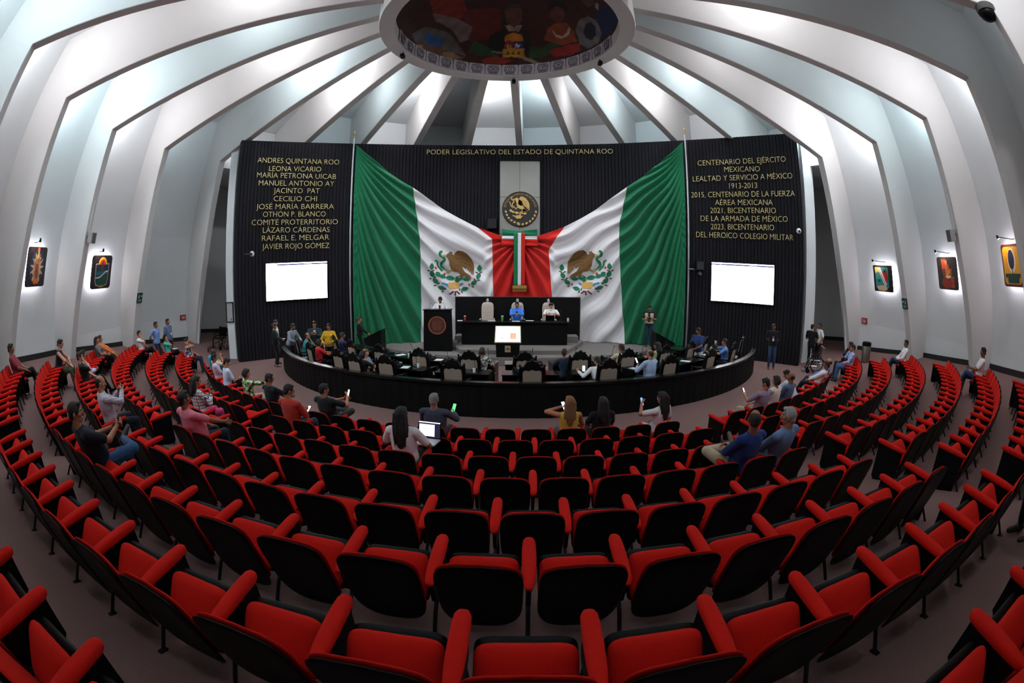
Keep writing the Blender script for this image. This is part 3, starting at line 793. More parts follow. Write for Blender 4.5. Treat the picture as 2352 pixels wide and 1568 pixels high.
def smooth_path(pts, k=5):
    P = [Vector((p[0], p[1], 0)) for p in pts]; o = []
    for i in range(len(P) - 1):
        a, b, c, d = P[max(0, i - 1)], P[i], P[i + 1], P[min(len(P) - 1, i + 2)]
        for j in range(k):
            t = j / k
            q = .5 * ((2 * b) + (c - a) * t + (2 * a - 5 * b + 4 * c - d) * t * t + (3 * b - a - 3 * c + d) * t ** 3)
            o.append((q.x, q.y))
    return o + [(P[-1].x, P[-1].y)]
# drawn for the left flag, unit = the emblem's half width, eagle facing left
WING = [(-.18, .55), (-.10, .78), (.02, .88), (.22, .84), (.40, .72), (.55, .52), (.66, .30), (.68, .02), (.66, -.25), (.62, -.24), (.62, -.05), (.58, -.22), (.55, -.20), (.56, -.02), (.51, -.14), (.48, -.11), (.49, .04), (.44, -.06), (.40, -.02), (.41, .12), (.34, .02), (.22, .14), (.0, .12), (-.2, .25)]
BODY = [(-.45, .70), (-.34, .78), (-.22, .72), (-.10, .62), (.08, .50), (.16, .28), (.20, .08), (.30, -.12), (.54, -.30), (.50, -.34), (.20, -.30), (.12, -.34), (.10, -.22), (.02, -.12), (-.12, -.10), (-.24, -.02), (-.32, .18), (-.34, .40), (-.42, .56)]
TAIL = [(.16, -.10), (.32, -.16), (.56, -.34), (.40, -.36), (.12, -.28)]
EB = [(BROWN, [WING, BODY, TAIL]), (DKBROWN, [strokepoly([(.0, .34), (.3, .30), (.5, .14)], .012), strokepoly([(-.08, .48), (.2, .52), (.5, .36)], .012), strokepoly([(.02, .2), (.2, .2), (.36, .1)], .01), [(-.34, .78), (-.30, .86), (-.26, .78)], [(-.28, .76), (-.22, .84), (-.2, .74)]])]
BEAK = [[(-.45, .72), (-.58, .68), (-.64, .58), (-.55, .60), (-.44, .60)]]
SNAKE = smooth_path([(-.62, .86), (-.72, .78), (-.70, .64), (-.60, .58), (-.52, .46), (-.64, .32), (-.66, .18), (-.56, .06), (-.46, -.04)])
SNAKE2 = smooth_path([(-.92, .44), (-.82, .36), (-.80, .20), (-.70, .06), (-.62, -.06)])
LEG = [strokepoly([(-.18, .0), (-.36, -.08), (-.46, .0)], .035), strokepoly([(-.46, .02), (-.42, -.12), (-.34, -.16)], .03), strokepoly([(.06, -.28), (.04, -.38), (.14, -.36)], .03)]
CACT = [leafpoly(-.88, -.10, .30, .11, -.9), leafpoly(-.72, -.26, .28, .10, -.4), leafpoly(-.48, -.34, .40, .11, -.25), leafpoly(-.1, -.40, .36, .12, -.02), leafpoly(.22, -.48, .34, .10, .18), leafpoly(-.02, -.42, .2, .09, -1.5)]
FRUIT = [leafpoly(-.86, .02, .14, .05, 1.9), leafpoly(-.52, -.26, .13, .05, 1.6), leafpoly(.46, -.44, .13, .05, .6)]
STONE = [[(-.36, -.60), (.04, -.60), (.10, -.72), (.06, -.88), (-.30, -.90), (-.38, -.78)]]
WATER = [[(-.62, -.58), (-.38, -.66), (-.38, -.80), (-.52, -.70), (-.66, -.66)], [(.10, -.66), (.26, -.62), (.18, -.72), (.10, -.78)]]
WREATH = []; KNOTS = []
for sd in (-1, 1):
    for i, (x, y, a) in enumerate(((-1.06, -.02, 1.5), (-.98, -.36, 1.9), (-.80, -.66, 2.2), (-.50, -.92, 2.7), ) if sd < 0 else ((.90, -.12, 1.55), (.80, -.46, 1.2), (.56, -.74, .8), (.14, -.96, .3))):
        WREATH.append(leafpoly(x, y, .34, .10, a)); KNOTS.append(leafpoly(x - .05, y - .05, .14, .03, a + 1.2)); KNOTS.append(leafpoly(x, y - .04, .14, .03, a - 1.2))
RIBBON = [strokepoly([(-.16, -1.0), (-.34, -1.16)], .03), strokepoly([(-.08, -1.0), (-.1, -1.2)], .03), strokepoly([(-.04, -1.0), (.1, -1.14)], .03)]
EMB = [('wreath', LEAF, WREATH, .012), ('berries', MAROON, KNOTS + RIBBON, .016), ('water', EBLUE, WATER, .014), ('stone', EGOLD, STONE, .018), ('cactus', LEAF, CACT, .022), ('cactus_fruit', ERED, FRUIT, .026),
       ('snake', LEAF, [strokepoly(SNAKE, [.05] * (len(SNAKE) - 8) + [.045, .04, .035, .03, .025, .02, .015, .01]), strokepoly(SNAKE2, .035)], .030), ('eagle_claws', PALEG, LEG + BEAK, .034), ('eagle', BROWN, [WING, BODY, TAIL], .038), ('eagle_feathers', DKBROWN, EB[1][1], .044)]
def emblem(parent, sg, sc_, zc):
    for nm, mt, polys, lift in EMB:
        m = MB()
        def place(x, y, l):
            # left flag: the eagle faces left; right flag: the cloth shows its other side, mirrored
            s = sg * 2.74 + (x * 1.07 if sg < 0 else -x * 1.07) + (0.03 if sg < 0 else .08); z = zc + y * .93
            return wall(s, z, fold(s, z, sg) + .012 + l)
        for p in polys: patch_add(m, p, place, lift)
        m.build(nm, mt, parent, fix=True)
for nm, f, sg, zc in (('a', FL, -1, 3.41), ('b', FR, 1, 3.46)):
    emblem(f, sg, 1, zc)
# ---- flag poles
for sg, lab in ((-1, 'slim silver flag pole on the name-line side of the stage wall'), (1, 'slim silver flag pole on the military-line side of the stage wall')):
    top = 9.25 if sg < 0 else 9.48
    p = wall(sg * 7.40, 0, .16)
    r = thing('flag_pole', lab, 'pole', (p.x, p.y, 0))
    MB().tube([(0, 0, 0.0), (0, 0, top)], .035, 10).build('pole', cmat(176, 178, 180, .4), r, smooth=True)
    MB().lathe([(.03, top), (.05, top + .02), (.05, top + .05), (.015, top + .07), (.012, top + .16), (.05, top + .2), (.03, top + .27), (.004, top + .33)], n=12).build('finial', GOLDP, r, smooth=True)
    m = MB()
    for z in (1.0, 3.0, 4.4, 5.9, 7.4): m.box((0, .05, z), (.1, .12, .05))
    m.build('wall_clip', BLACKPL, r)
# ---- steel niche with the round seal
r = thing('steel_panel', 'tall brushed steel panel behind the round gold seal', 'panel')
wall_plate(MB(), -.88, .9, 4.6, 8.29, .035, .06, 4).build('steel_sheet', STEEL, r, fix=True)
m = MB(); wall_plate(m, -.005, .015, 4.6, 8.29, .06, .066, 1); wall_plate(m, -.88, .9, 6.60, 6.63, .06, .066, 4); m.build('sheet_joint', cmat(90, 88, 86), r, fix=True)
m = MB(); wall_plate(m, -.93, -.87, 4.6, 8.35, .03, .10, 1); wall_plate(m, .89, .95, 4.6, 8.35, .03, .10, 1); wall_plate(m, -.93, .95, 8.28, 8.36, .03, .16, 4); m.build('niche_frame', BLACKPL, r, fix=True)
seal_c = wall(.03, 6.065, .12)
r = thing('round_seal', 'round black seal with gold eagle and gold ring lettering', 'emblem', seal_c)
A_ = Vector((1, 0, 0)); B_ = Vector((0, 0, 1)); N_ = A_.cross(B_)     # faces the room (-y)
def SP_(x, y, o): return A_ * x + B_ * y + N_ * o
m = MB(); n = 64; R_ = .79
m.loft([[SP_(rr_ * math.cos(2 * PI * j / n), rr_ * math.sin(2 * PI * j / n), o) for j in range(n)] for rr_, o in ((R_, -.042), (R_, .03), (R_ - .03, .05), (R_ - .05, .04), (.02, .04))])
m.build('disc', mat('seal_black', srgb(24, 20, 16), .5), r, fix=True)
def ring_text(body, R0, h, a_start, a_end, mt, parent, name='ring_lettering'):
    v, fs = fit_text(body, 1.0, h)
    vs = []
    for x, y, _ in v:
        a = a_start + (a_end - a_start) * x; q = R0 + y
        vs.append(SP_(q * math.cos(a), q * math.sin(a), .052))
    m = MB(); m.add(vs, [tuple(f) for f in fs]); m.build(name, mt, parent)
ring_text("ESTADOS UNIDOS MEXICANOS", .625, .105, math.radians(172), math.radians(8), GOLDP, r)
def relief(parent, name, polys, mt, k, dx, dy, o0, o1):
    m = MB()
    for p in polys: m.prism([(x * k + dx, y * k + dy) for x, y in p], N_ * o0, A_, B_, o1 - o0)
    m.build(name, mt, parent, fix=True)
relief(r, 'eagle', [WING, BODY, TAIL], GOLDP, .56, .02, .07, .04, .075)
relief(r, 'eagle_feathers', EB[1][1], cmat(120, 92, 44), .56, .02, .07, .075, .082)
relief(r, 'snake', [strokepoly(SNAKE, .04), strokepoly(SNAKE2, .03)] + BEAK + LEG, GOLDP, .56, .02, .07, .04, .07)
relief(r, 'cactus', CACT + STONE + WATER, GOLDP, .52, 0, .03, .04, .07)
wr = []
for a in np.linspace(PI * 1.03, PI * 1.97, 13):
    wr.append(leafpoly(.66 * math.cos(a), .66 * math.sin(a), .13, .045, a + (PI / 2 if a < 1.5 * PI else -PI / 2) + .4))
relief(r, 'wreath', wr, GOLDP, 1.0, 0, 0, .04, .06)
# ---- tricolour bow with hanging sash
r = thing('tricolour_bow', 'green white red ribbon bow with gold fringe between the two flags', 'ribbon')
def bandz(s0, s1, za, zb, off, name, mt, par=r, n=14, nv=6, wav=.02, flare=0.0):
    m = MB(); vs = []; fs = []
    for i in range(n + 1):
        s = s0 + (s1 - s0) * i / n
        k = abs(s) / max(abs(s0), abs(s1))
        for j in range(nv + 1):
            z = za + (zb - za) * j / nv
            if flare: z = 4.93 + (z - 4.93) * (.62 + .38 * k) if z > 4.93 else z
            vs.append(wall(s, z, off + wav * math.sin(9 * z * 3 + 2 * s)))
    for i in range(n):
        for j in range(nv): fs.append((i * (nv + 1) + j, (i + 1) * (nv + 1) + j, (i + 1) * (nv + 1) + j + 1, i * (nv + 1) + j + 1))
    m.add(vs, fs)
    o = m.build(name, mt, par, smooth=True); md = o.modifiers.new('t', 'SOLIDIFY'); md.thickness = .012
    return o
bandz(-.77, .77, 4.86, 5.16, .30, 'bow_loop', FGREEN, flare=1)
bandz(-.77, .77, 4.72, 4.86, .30, 'bow_loop', FWHITE)
bandz(-.80, .80, 4.42, 4.72, .30, 'bow_loop', FRED)
bandz(-.25, -.07, 2.70, 4.98, .40, 'sash_strip', FGREEN, nv=30, n=3, wav=.006)
bandz(-.07, .07, 2.70, 4.98, .40, 'sash_strip', FWHITE, nv=30, n=3, wav=.006)
bandz(.07, .24, 2.70, 4.98, .40, 'sash_strip', FRED, nv=30, n=3, wav=.006)
m = MB()
for i in range(34):
    s = -.29 + .6 * i / 33
    m.tube([wall(s, 2.72, .40), wall(s + .003, 2.60, .42), wall(s, 2.46, .40)], .012, 5)
m.build('gold_fringe', mat('fringe_gold', srgb(150, 112, 48), .7), r)
# ---- small devices on the wall
def wall_speaker(s, z, w_, h_, lab):
    p = wall(s, z, .16)
    o = thing('wall_speaker', lab, 'speaker', p)
    m = MB(); m.box((0, 0, 0), (w_, .26, h_)); bevel(m.build('cabinet', BLACKPL, o), .015)
    m = MB(); m.box((0, -.135, 0), (w_ - .05, .02, h_ - .05)); m.build('grille', mat('grille', srgb(22, 22, 24), .8, bump=.6, bscale=300), o)
    m = MB(); m.tube([(0, .1, 0), (0, .24, 0)], .03); m.build('bracket', BLACKMET, o)
wall_speaker(-1.2, 5.4, .42, .46, 'small black speaker on the dark wall left of the gold seal')
wall_speaker(7.86, 3.76, .36, .36, 'small black speaker on the dark wall left of the right screen')
p = wall(7.89, 3.42, .16)
o = thing('dome_camera', 'black dome camera under the speaker beside the right screen', 'camera', p)
MB().tube([(-.5, .02, .18), (0, .02, .18), (0, 0, .06)], .018).build('bracket', CHROME, o)
MB().ellipsoid((0, 0, 0), (.1, .1, .09)).build('dome', mat('dome_glass', srgb(60, 60, 66), .1), o, smooth=True)
p = wall(-12.0, 4.27, .2)
o = thing('arm_camera', 'pale ball camera on a rod at the dark wall edge', 'camera', p)
MB().tube([(-.1, .12, .02), (.0, -.05, .01), (.35, -.1, 0)], .016).build('rod', CHROME, o)
MB().ellipsoid((.42, -.1, 0), (.1, .1, .11)).build('housing', cmat(190, 188, 186, .4), o, smooth=True)
MB().ellipsoid((.42, -.18, -.01), (.055, .04, .055)).build('lens', BLACKPL, o, smooth=True)
p = wall(12.25, 5.32, .3)
o = thing('arm_camera', 'white ball camera on the dark wall beside the right fin', 'camera', p)
MB().tube([(.1, .15, .05), (.0, .0, .0)], .02).build('rod', CHROME, o)
MB().ellipsoid((0, -.05, 0), (.11, .11, .11)).build('housing', cmat(225, 225, 225, .4), o, smooth=True)
MB().ellipsoid((-.02, -.13, -.02), (.05, .04, .05)).build('lens', BLACKPL, o, smooth=True)
MB().tube([(.0, .02, -.08), (.0, .04, -.85)], .014).build('cable', BLACKPL, o)
# ================================================================== things on the bay walls and at the sides
def bay_frame(k, zz):
    """a point on the wall of bay k (between beam k and k + 1), its inward normal, level direction and up direction"""
    for (r0, z0), (r1, z1) in zip(OUT, OUT[1:]):
        if zz <= z1: break
    a0 = hall(RIB_AZ[k], r0, z0); a1 = hall(RIB_AZ[k + 1], r0, z0); t = hall(RIB_AZ[k], r1, z1)
    n = (a1 - a0).cross(t - a0).normalized()
    if n.dot(Vector((XC, YC, 3)) - (a0 + a1) / 2) < 0: n = -n
    u = (a1 - a0).normalized(); v = n.cross(u)
    if v.z < 0: u = -u; v = n.cross(u)
    return (a0 + a1) / 2, n, u, v
def on_bay(k, P, off):
    """the point P moved along the wall's normal until it lies OFF in front of the wall"""
    P = Vector(P); o, n, u, v = bay_frame(k, P.z)
    return P + n * (off - (P - o).dot(n)), n, u, v
def on_beam(k, z, off):
    """a point on the inner face of beam k at height z"""
    R = interp(z, [-.1, 4.3, 8.58], [15.2, 13.95, 12.97]); p = hall(RIB_AZ[k], R, z); q = hall(RIB_AZ[k], interp(z + .5, [-.1, 4.3, 8.58], [15.2, 13.95, 12.97]), z + .5)
    v = (q - p).normalized(); a = math.radians(RIB_AZ[k]); u = Vector((math.cos(a), -math.sin(a), 0)); n = u.cross(v)
    if n.dot(Vector((XC, YC, z)) - p) < 0: u = -u; n = u.cross(v)
    return p + n * off, n, u, v
def frame_obj(name, label, cat, c, u, v, n, group=None):
    r = thing(name, label, cat, c, 0, group)
    r.rotation_euler = Matrix((u, v, n)).transposed().to_euler()     # local x = u, y = v, z = n (towards the room)
    return r
HALO = mat('halo_led', (1, 1, 1, 1), .5, emit=(0.93, 0.9, 1.0, 1), estr=16.0)
def rr_poly(hw, hh, r, n=6):
    P = []
    for cx_, cy_, a0 in ((hw - r, hh - r, 0), (-hw + r, hh - r, PI / 2), (-hw + r, -hh + r, PI), (hw - r, -hh + r, 1.5 * PI)):
        for i in range(n + 1): a = a0 + PI / 2 * i / n; P.append((cx_ + r * math.cos(a), cy_ + r * math.sin(a)))
    return P
X_, Y_, Z_ = Vector((1, 0, 0)), Vector((0, 1, 0)), Vector((0, 0, 1))
def emblem_panel(k, pos, hw, hh, rad, label, back, art):
    c, n, u, v = on_bay(k, pos, .26)
    r = frame_obj('emblem_panel', label, 'emblem', c, u, v, n, 'backlit emblem panels on the side walls')
    m = MB(); m.prism(rr_poly(hw, hh, rad), Z_ * -.05, X_, Y_, .08); bevel(m.build('panel', back, r, fix=True), .008)
    m = MB(); P = rr_poly(hw - .02, hh - .02, rad * .9)
    m.loft([[Vector((x * q, y * q, z)) for x, y in P] for q, z in ((1, -.085), (1, -.06), (.93, -.06), (.93, -.085))], closed=True); m.build('light_strip', HALO, r, fix=True)
    m = MB(); m.box((0, hh * .5, -.145), (.08, .08, .2)); m.box((0, -hh * .5, -.145), (.08, .08, .2)); m.build('stand_off', BLACKMET, r)
    for i, (nm, mt, poly) in enumerate(art):
        m = MB()
        for q in (poly if isinstance(poly[0][0], (tuple, list)) else [poly]): m.prism([(x * hw, y * hh) for x, y in q], Z_ * (.030 + .0), X_, Y_, .004 + .004 * i)
        m.build(nm, mt, r, fix=True)
    # picture light on an arm
    a = thing('picture_light', 'spotlight above panel with ' + label.split('emblem panel with ')[1], 'lamp')
    base = c + v * (hh + .12) - n * .22; tip = base + n * .52 + v * .10 + u * (-.30 if True else 0)
    MB().tube([base - n * .05, base + n * .1, tip], .012).build('arm', BLACKMET, a)
    d = (c - tip).normalized()
    MB().tube([tip - d * .05, tip + d * .06], [.035, .05], 10).build('lamp_head', BLACKMET, a)
    MB().tube([tip + d * .05, tip + d * .065], .044, 10).build('lamp_lens', mat('lamp_lens', (1, 1, 1, 1), .4, emit=(1, .86, .74, 1), estr=25), a)
    lamp('picture_lamp', tip + d * .10, 16, (1.0, .76, .62), .03, 'SPOT', c - v * .3, 2.4, .5)
    lamp('halo_lamp', c - n * .16 + v * .0, 45, (.92, .88, 1.0), .25)
    return r
def star_pts(cx_, cy_, n, r0, r1, ph=0.0, sy=1.0):
    return [(cx_ + (r0 if i % 2 == 0 else r1) * math.cos(ph + PI * i / n), cy_ + sy * (r0 if i % 2 == 0 else r1) * math.sin(ph + PI * i / n)) for i in range(2 * n)]
def ell(cx_, cy_, a, b, n=24, a0=0, a1=2 * PI): return [(cx_ + a * math.cos(a0 + (a1 - a0) * i / n), cy_ + b * math.sin(a0 + (a1 - a0) * i / n)) for i in range(n if a1 - a0 > 6.2 else n + 1)]
DKPAN = cmat(34, 24, 34, .45); DKGRN = cmat(20, 28, 28, .45)
emblem_panel(-7, (-14.37, -12.24, 4.26), .56, .60, .09, 'backlit dark emblem panel with a pale spiky star figure on the left wall', DKPAN, [
    ('oval', cmat(34, 62, 84, .5), ell(0, -.02, .74, .86, 32)), ('spikes', cmat(222, 176, 140, .5), [star_pts(.02, -.05, 11, .78, .36, .1, .95), star_pts(0, .3, 7, .46, .26, .4), star_pts(0, -.4, 7, .52, .30, .2)]),
    ('column', cmat(206, 124, 84, .5), [(-.16, -.62), (.2, -.62), (.14, .0), (.12, .42), (-.04, .42), (-.1, .0)]), ('base', cmat(226, 128, 38, .5), [(-.28, -.84), (.30, -.84), (.26, -.58), (-.22, -.58)]),
    ('base_line', cmat(190, 30, 24, .5), [(-.28, -.87), (.30, -.87), (.30, -.82), (-.28, -.82)]), ('flame', cmat(230, 110, 40, .5), ell(.02, .86, .10, .12)), ('stem', cmat(232, 190, 110, .5), [(-.04, .40), (.06, .40), (.06, .8), (0, .8)]),
    ('steps', cmat(150, 70, 50, .5), [[(-.12, y), (.16, y), (.14, y + .03), (-.10, y + .03)] for y in (-.5, -.38, -.26, -.14, -.02, .1)])])
emblem_panel(-6, (-15.31, -8.33, 4.01), .60, .62, .13, 'backlit dark emblem panel with a green sea shield and red sun on the left wall', DKPAN, [
    ('shield_rim', cmat(176, 170, 168, .5), [(-.66, .52), (.70, .52), (.70, -.5), (.58, -.78), (.25, -.86), (-.25, -.86), (-.56, -.78), (-.66, -.5)]),
    ('sun_rim', cmat(214, 180, 44, .5), ell(.02, .50, .42, .40, 20, 0, PI)), ('sea', cmat(22, 76, 66, .5), [(-.60, .46), (.64, .46), (.64, -.48), (.54, -.72), (.24, -.80), (-.24, -.80), (-.51, -.72), (-.60, -.48)]),
    ('sky', cmat(30, 34, 66, .5), [(-.60, .46), (.64, .46), (.64, .1), (-.60, .14)]), ('sun', cmat(196, 40, 24, .5), ell(.02, .44, .28, .32, 18, 0, PI)),
    ('tower', cmat(70, 58, 62, .5), [(-.18, .14), (.2, .14), (.1, .34), (.06, .62), (-.04, .62), (-.08, .34)]), ('lagoon', cmat(28, 92, 118, .5), [(-.60, -.02), (.64, .06), (.5, -.12), (-.1, -.20), (-.60, -.24)]),
    ('wave', cmat(196, 198, 196, .5), strokepoly(smooth_path([(-.62, -.34), (-.2, -.30), (.1, -.14), (.36, .02), (.64, .04)]), .035)), ('laurel', cmat(150, 132, 40, .5), [leafpoly(0, -.9, .3, .06, .25), leafpoly(0, -.9, .3, .06, PI - .25), leafpoly(0, -.92, .16, .05, 1.57)])])
emblem_panel(6, (14.57, -5.72, 3.77), .56, .53, .05, 'backlit emblem panel with a white slanted bar and red tomato shape on the right wall', DKGRN, [
    ('sea_field', cmat(58, 142, 146, .5), [(-.78, -.70), (.62, -.70), (.62, .86), (-.78, .86)]), ('sun_corner', cmat(226, 176, 84, .5), [(-.78, .86), (-.2, .86), (-.3, .5), (-.78, .4)]), ('leaf_marks', cmat(28, 78, 60, .5), [(-.6, -.1), (-.3, -.05), (-.2, -.22), (-.5, -.26)]),
    ('red_shape', cmat(178, 34, 26, .5), [(.0, .5), (.16, .6), (.4, .56), (.54, .36), (.56, .0), (.46, -.2), (.3, -.3), (.1, .1)]), ('crown_leaves', cmat(30, 46, 34, .5), star_pts(.28, .56, 6, .22, .08)),
    ('sand', cmat(216, 190, 150, .5), [(-.7, -.62), (-.2, -.52), (.4, -.60), (.46, -.82), (.1, -.94), (-.5, -.9)]), ('white_bar', cmat(232, 230, 226, .5), [(-.42, .84), (-.16, .84), (.42, -.46), (.2, -.60)]), ('bar_line', cmat(60, 64, 70, .5), [(-.30, .72), (-.26, .72), (.32, -.5), (.27, -.5)])])
emblem_panel(7, (14.32, -9.68, 4.1), .58, .55, .10, 'backlit dark emblem panel with an orange stepped figure and jar on the right wall', cmat(48, 38, 36, .45), [
    ('stepped_shape', cmat(196, 84, 40, .5), [(-.50, .86), (.0, .86), (.0, .58), (.24, .58), (.24, .3), (.48, .3), (.48, -.2), (.70, -.2), (.70, -.86), (.2, -.86), (-.4, -.3), (-.5, .3)]), ('hair_bands', cmat(110, 34, 24, .5), [ell(-.3, y, .18, .05, 14) for y in (.2, .05, -.1, -.25)]),
    ('jar', cmat(150, 46, 26, .5), ell(-.1, -.56, .46, .38, 28)), ('figure', cmat(206, 110, 70, .5), [(-.12, .5), (.08, .6), (.18, .2), (.2, -.16), (-.14, -.12)]), ('head', cmat(220, 130, 90, .5), ell(0, .66, .13, .15)),
    ('bowl', cmat(226, 216, 200, .5), ell(.12, -.20, .26, .10)), ('fruit', cmat(196, 164, 40, .5), [ell(.1, -.05, .1, .1), ell(.28, .1, .08, .12)]), ('brick_lines', cmat(120, 44, 28, .5), [[(.2, -.3), (.7, -.34), (.7, -.31), (.2, -.27)], [(.3, -.58), (.7, -.6), (.7, -.57), (.3, -.55)]])])
emblem_panel(8, (13.05, -13.43, 4.37), .57, .57, .10, 'backlit yellow emblem panel with a dark oval over a green step on the right wall', cmat(96, 34, 22, .45), [
    ('yellow_field', cmat(238, 168, 16, .5), rr_poly(.86, .88, .22)), ('white_oval', cmat(240, 224, 196, .5), ell(.02, .22, .40, .58, 32)), ('dark_oval', cmat(44, 40, 72, .5), ell(-.02, .28, .30, .46, 32)),
    ('stem', cmat(70, 60, 50, .5), [(-.02, -.4), (.02, -.4), (.02, -.12), (-.02, -.12)]), ('green_step', cmat(16, 66, 46, .5), [(-.74, -.38), (.76, -.38), (.76, -.56), (.60, -.56), (.60, -.82), (-.50, -.82), (-.50, -.56), (-.74, -.56)])])
# exit and extinguisher signs
WSIGN = cmat(220, 226, 222, .6)
def sign_plate(k, pos, hw, hh, label, col, marks):
    if k is None: c, n, u, v = on_beam(*pos, .02)
    else: c, n, u, v = on_bay(k, pos, .03)
    r = frame_obj('wall_sign', label, 'sign', c, u, v, n)
    m = MB(); m.prism(rr_poly(hw, hh, .02, 2), Z_ * -.03, X_, Y_, .04); m.build('plate', col, r, fix=True)
    m = MB()
    for q in marks: m.prism([(x * hw, y * hh) for x, y in q], Z_ * .01, X_, Y_, .005)
    m.build('symbol', WSIGN, r, fix=True)
arrow = lambda sg: [(sg * .2, .42), (sg * .5, .42), (sg * .5, .58), (sg * .8, .34), (sg * .5, .1), (sg * .5, .26), (sg * .2, .26)]
runner = lambda x: [ell(x, .56, .10, .08, 10), [(x - .1, .46), (x + .12, .46), (x + .2, .3), (x + .06, .3), (x + .04, .16), (x + .22, -.04), (x + .1, -.08), (x - .06, .1), (x - .2, -.06), (x - .28, 0), (x - .1, .2)]]
bars = [[(-.6, -.36), (.6, -.36), (.6, -.44), (-.6, -.44)], [(-.6, -.58), (.6, -.58), (.6, -.66), (-.6, -.66)]]
GRSIGN = cmat(14, 66, 56, .5); RDSIGN = cmat(170, 24, 24, .5)
sign_plate(None, (-5, 2.9), .155, .2, 'green exit route sign with a white arrow on a left beam', GRSIGN, [arrow(1)] + runner(-.35) + bars)
sign_plate(None, (7, 2.9), .155, .2, 'green exit route sign with a white arrow on a right beam', GRSIGN, [arrow(-1)] + runner(.35) + bars)
ext = [[(-.5, .6), (-.35, .6), (-.35, -.6), (-.5, -.6)], [(-.1, .5), (.15, .5), (.15, -.6), (-.1, -.6)], [(.4, .4), (.55, .4), (.55, -.6), (.4, -.6)]]
sign_plate(-5, (-15.33, -2.91, 1.75), .18, .12, 'small red fire equipment sign on the left wall', RDSIGN, ext)
sign_plate(6, (14.8, -4.2, 1.89), .18, .13, 'small red fire equipment sign on the right wall', RDSIGN, ext)
# box speakers on the beams
for k, pos, lab in ((-6, 5.1, 'grey box loudspeaker on the beam between the two left emblems'), (8, 5.15, 'grey box loudspeaker on the beam right of the stepped-figure emblem')):
    c, n, u, v = on_beam(k, pos, .22)
    r = frame_obj('box_speaker', lab, 'speaker', c, u, v, n)
    m = MB(); m.box((0, 0, 0), (.26, .36, .24)); bevel(m.build('cabinet', cmat(150, 148, 146, .6), r), .012)
    m = MB(); m.box((0, 0, .125), (.22, .32, .015)); m.build('grille', cmat(96, 95, 94, .8), r)
    m = MB(); m.box((0, 0, -.165), (.08, .1, .14)); m.build('bracket', BLACKMET, r)
    m = MB(); m.tube([(.0, .1, -.2), (0, .5, -.21), (0, 1.2, -.20)], .012); m.build('conduit', WHITE, r)
# up-and-down sconce in each passage
def sconce(p, toward, lab, watts):
    r = thing('wall_sconce', lab, 'lamp', p)
    m = MB(); m.tube([(0, 0, -.22), (0, 0, -.02)], .065, 14); m.tube([(0, 0, .02), (0, 0, .22)], .065, 14); m.box((0, 0, 0), (.1, .1, .14)); sharp(m.build('body', BLACKMET, r))
    e = mat('sconce_lens', (1, 1, 1, 1), .4, emit=(1, .96, .9, 1), estr=20)
    m = MB(); m.tube([(0, 0, -.225), (0, 0, -.221)], .055, 12); m.build('lamp_lens', e, r); m = MB(); m.tube([(0, 0, .221), (0, 0, .225)], .055, 12); m.build('lamp_lens', e, r)
    t = (Vector(toward) - Vector(p)).normalized()
    m = MB(); m.tube([(0, 0, 0), t * .14], .03); m.build('wall_mount', BLACKMET, r)
    for sz in (-1, 1): lamp('sconce_lamp', Vector(p) + Vector((0, 0, sz * .26)), watts * (1 if sz < 0 else .6), (1, .95, .86), .02, 'SPOT', Vector(p) + Vector((0, 0, sz * 3)) + t * .7, .9, .6)
sconce((12.62, -2.1, 3.65), (12.3, -2.9, 3.65), 'black up-and-down wall lamp in the right passage', 30)
sconce((-12.4, -2.1, 3.75), (-11.9, -2.9, 3.75), 'black up-and-down wall lamp in the left passage', 22)
# framed notice on the left fin
r = thing('framed_notice', 'black framed notice on the white fin left of the dark wall', 'frame', (-11.92, -3.57, 1.98))
m = MB(); m.loft([[(x, y, z) for x, z in P] for y, P in ((0, [(-.20, -.42), (.20, -.42), (.20, .42), (-.20, .42)]), (-.04, [(-.20, -.42), (.20, -.42), (.20, .42), (-.20, .42)]), (-.04, [(-.17, -.39), (.17, -.39), (.17, .39), (-.17, .39)]), (0, [(-.17, -.39), (.17, -.39), (.17, .39), (-.17, .39)]))], closed=True); m.build('frame', BLACKPL, r, fix=True)
m = MB(); m.box((0, -.008, 0), (.34, .012, .78)); m.build('sheet', cmat(170, 172, 176, .5), r)
m = MB(); m.box((.06, -.02, -.3), (.04, .012, .06)); m.build('seal_mark', cmat(60, 56, 60, .6), r)
m = MB(); m.box((-.10, -.02, .34), (.04, .012, .012)); m.box((.10, -.02, .34), (.06, .012, .012)); m.build('print', cmat(90, 90, 96, .6), r)
# steel bin on the right
r = thing('litter_bin', 'tall steel litter bin against the right wall', 'bin', (13.46, -6.05, floor_z(13.46, -6.05)))
m = MB(); m.lathe([(.17, 0), (.19, .02), (.2, .62), (.19, .64)], n=24); sharp(m.build('body', mat('bin_steel', srgb(120, 112, 106), .35, metal=.8), r))
m = MB(); m.lathe([(.2, .64), (.205, .66), (.2, .78), (.14, .80), (.12, .74), (.12, .66)], n=24); sharp(m.build('lid', BLACKPL, r))
# projector under the near right beam
pc = hall(RIB_AZ[9] + 3.2, 13.0, 9.05)
r = thing('dome_projector', 'dark round device fixed high on the last right beam', 'camera', hall(RIB_AZ[10], 12.85, 8.62))
m = MB(); m.ellipsoid((0, 0, -.1), (.22, .22, .14)); m.build('dome', BLACKPL, r, smooth=True)
m = MB(); m.lathe([(.24, -.08), (.26, -.02), (.25, .06)], n=20); sharp(m.build('mount', cmat(70, 68, 66), r))
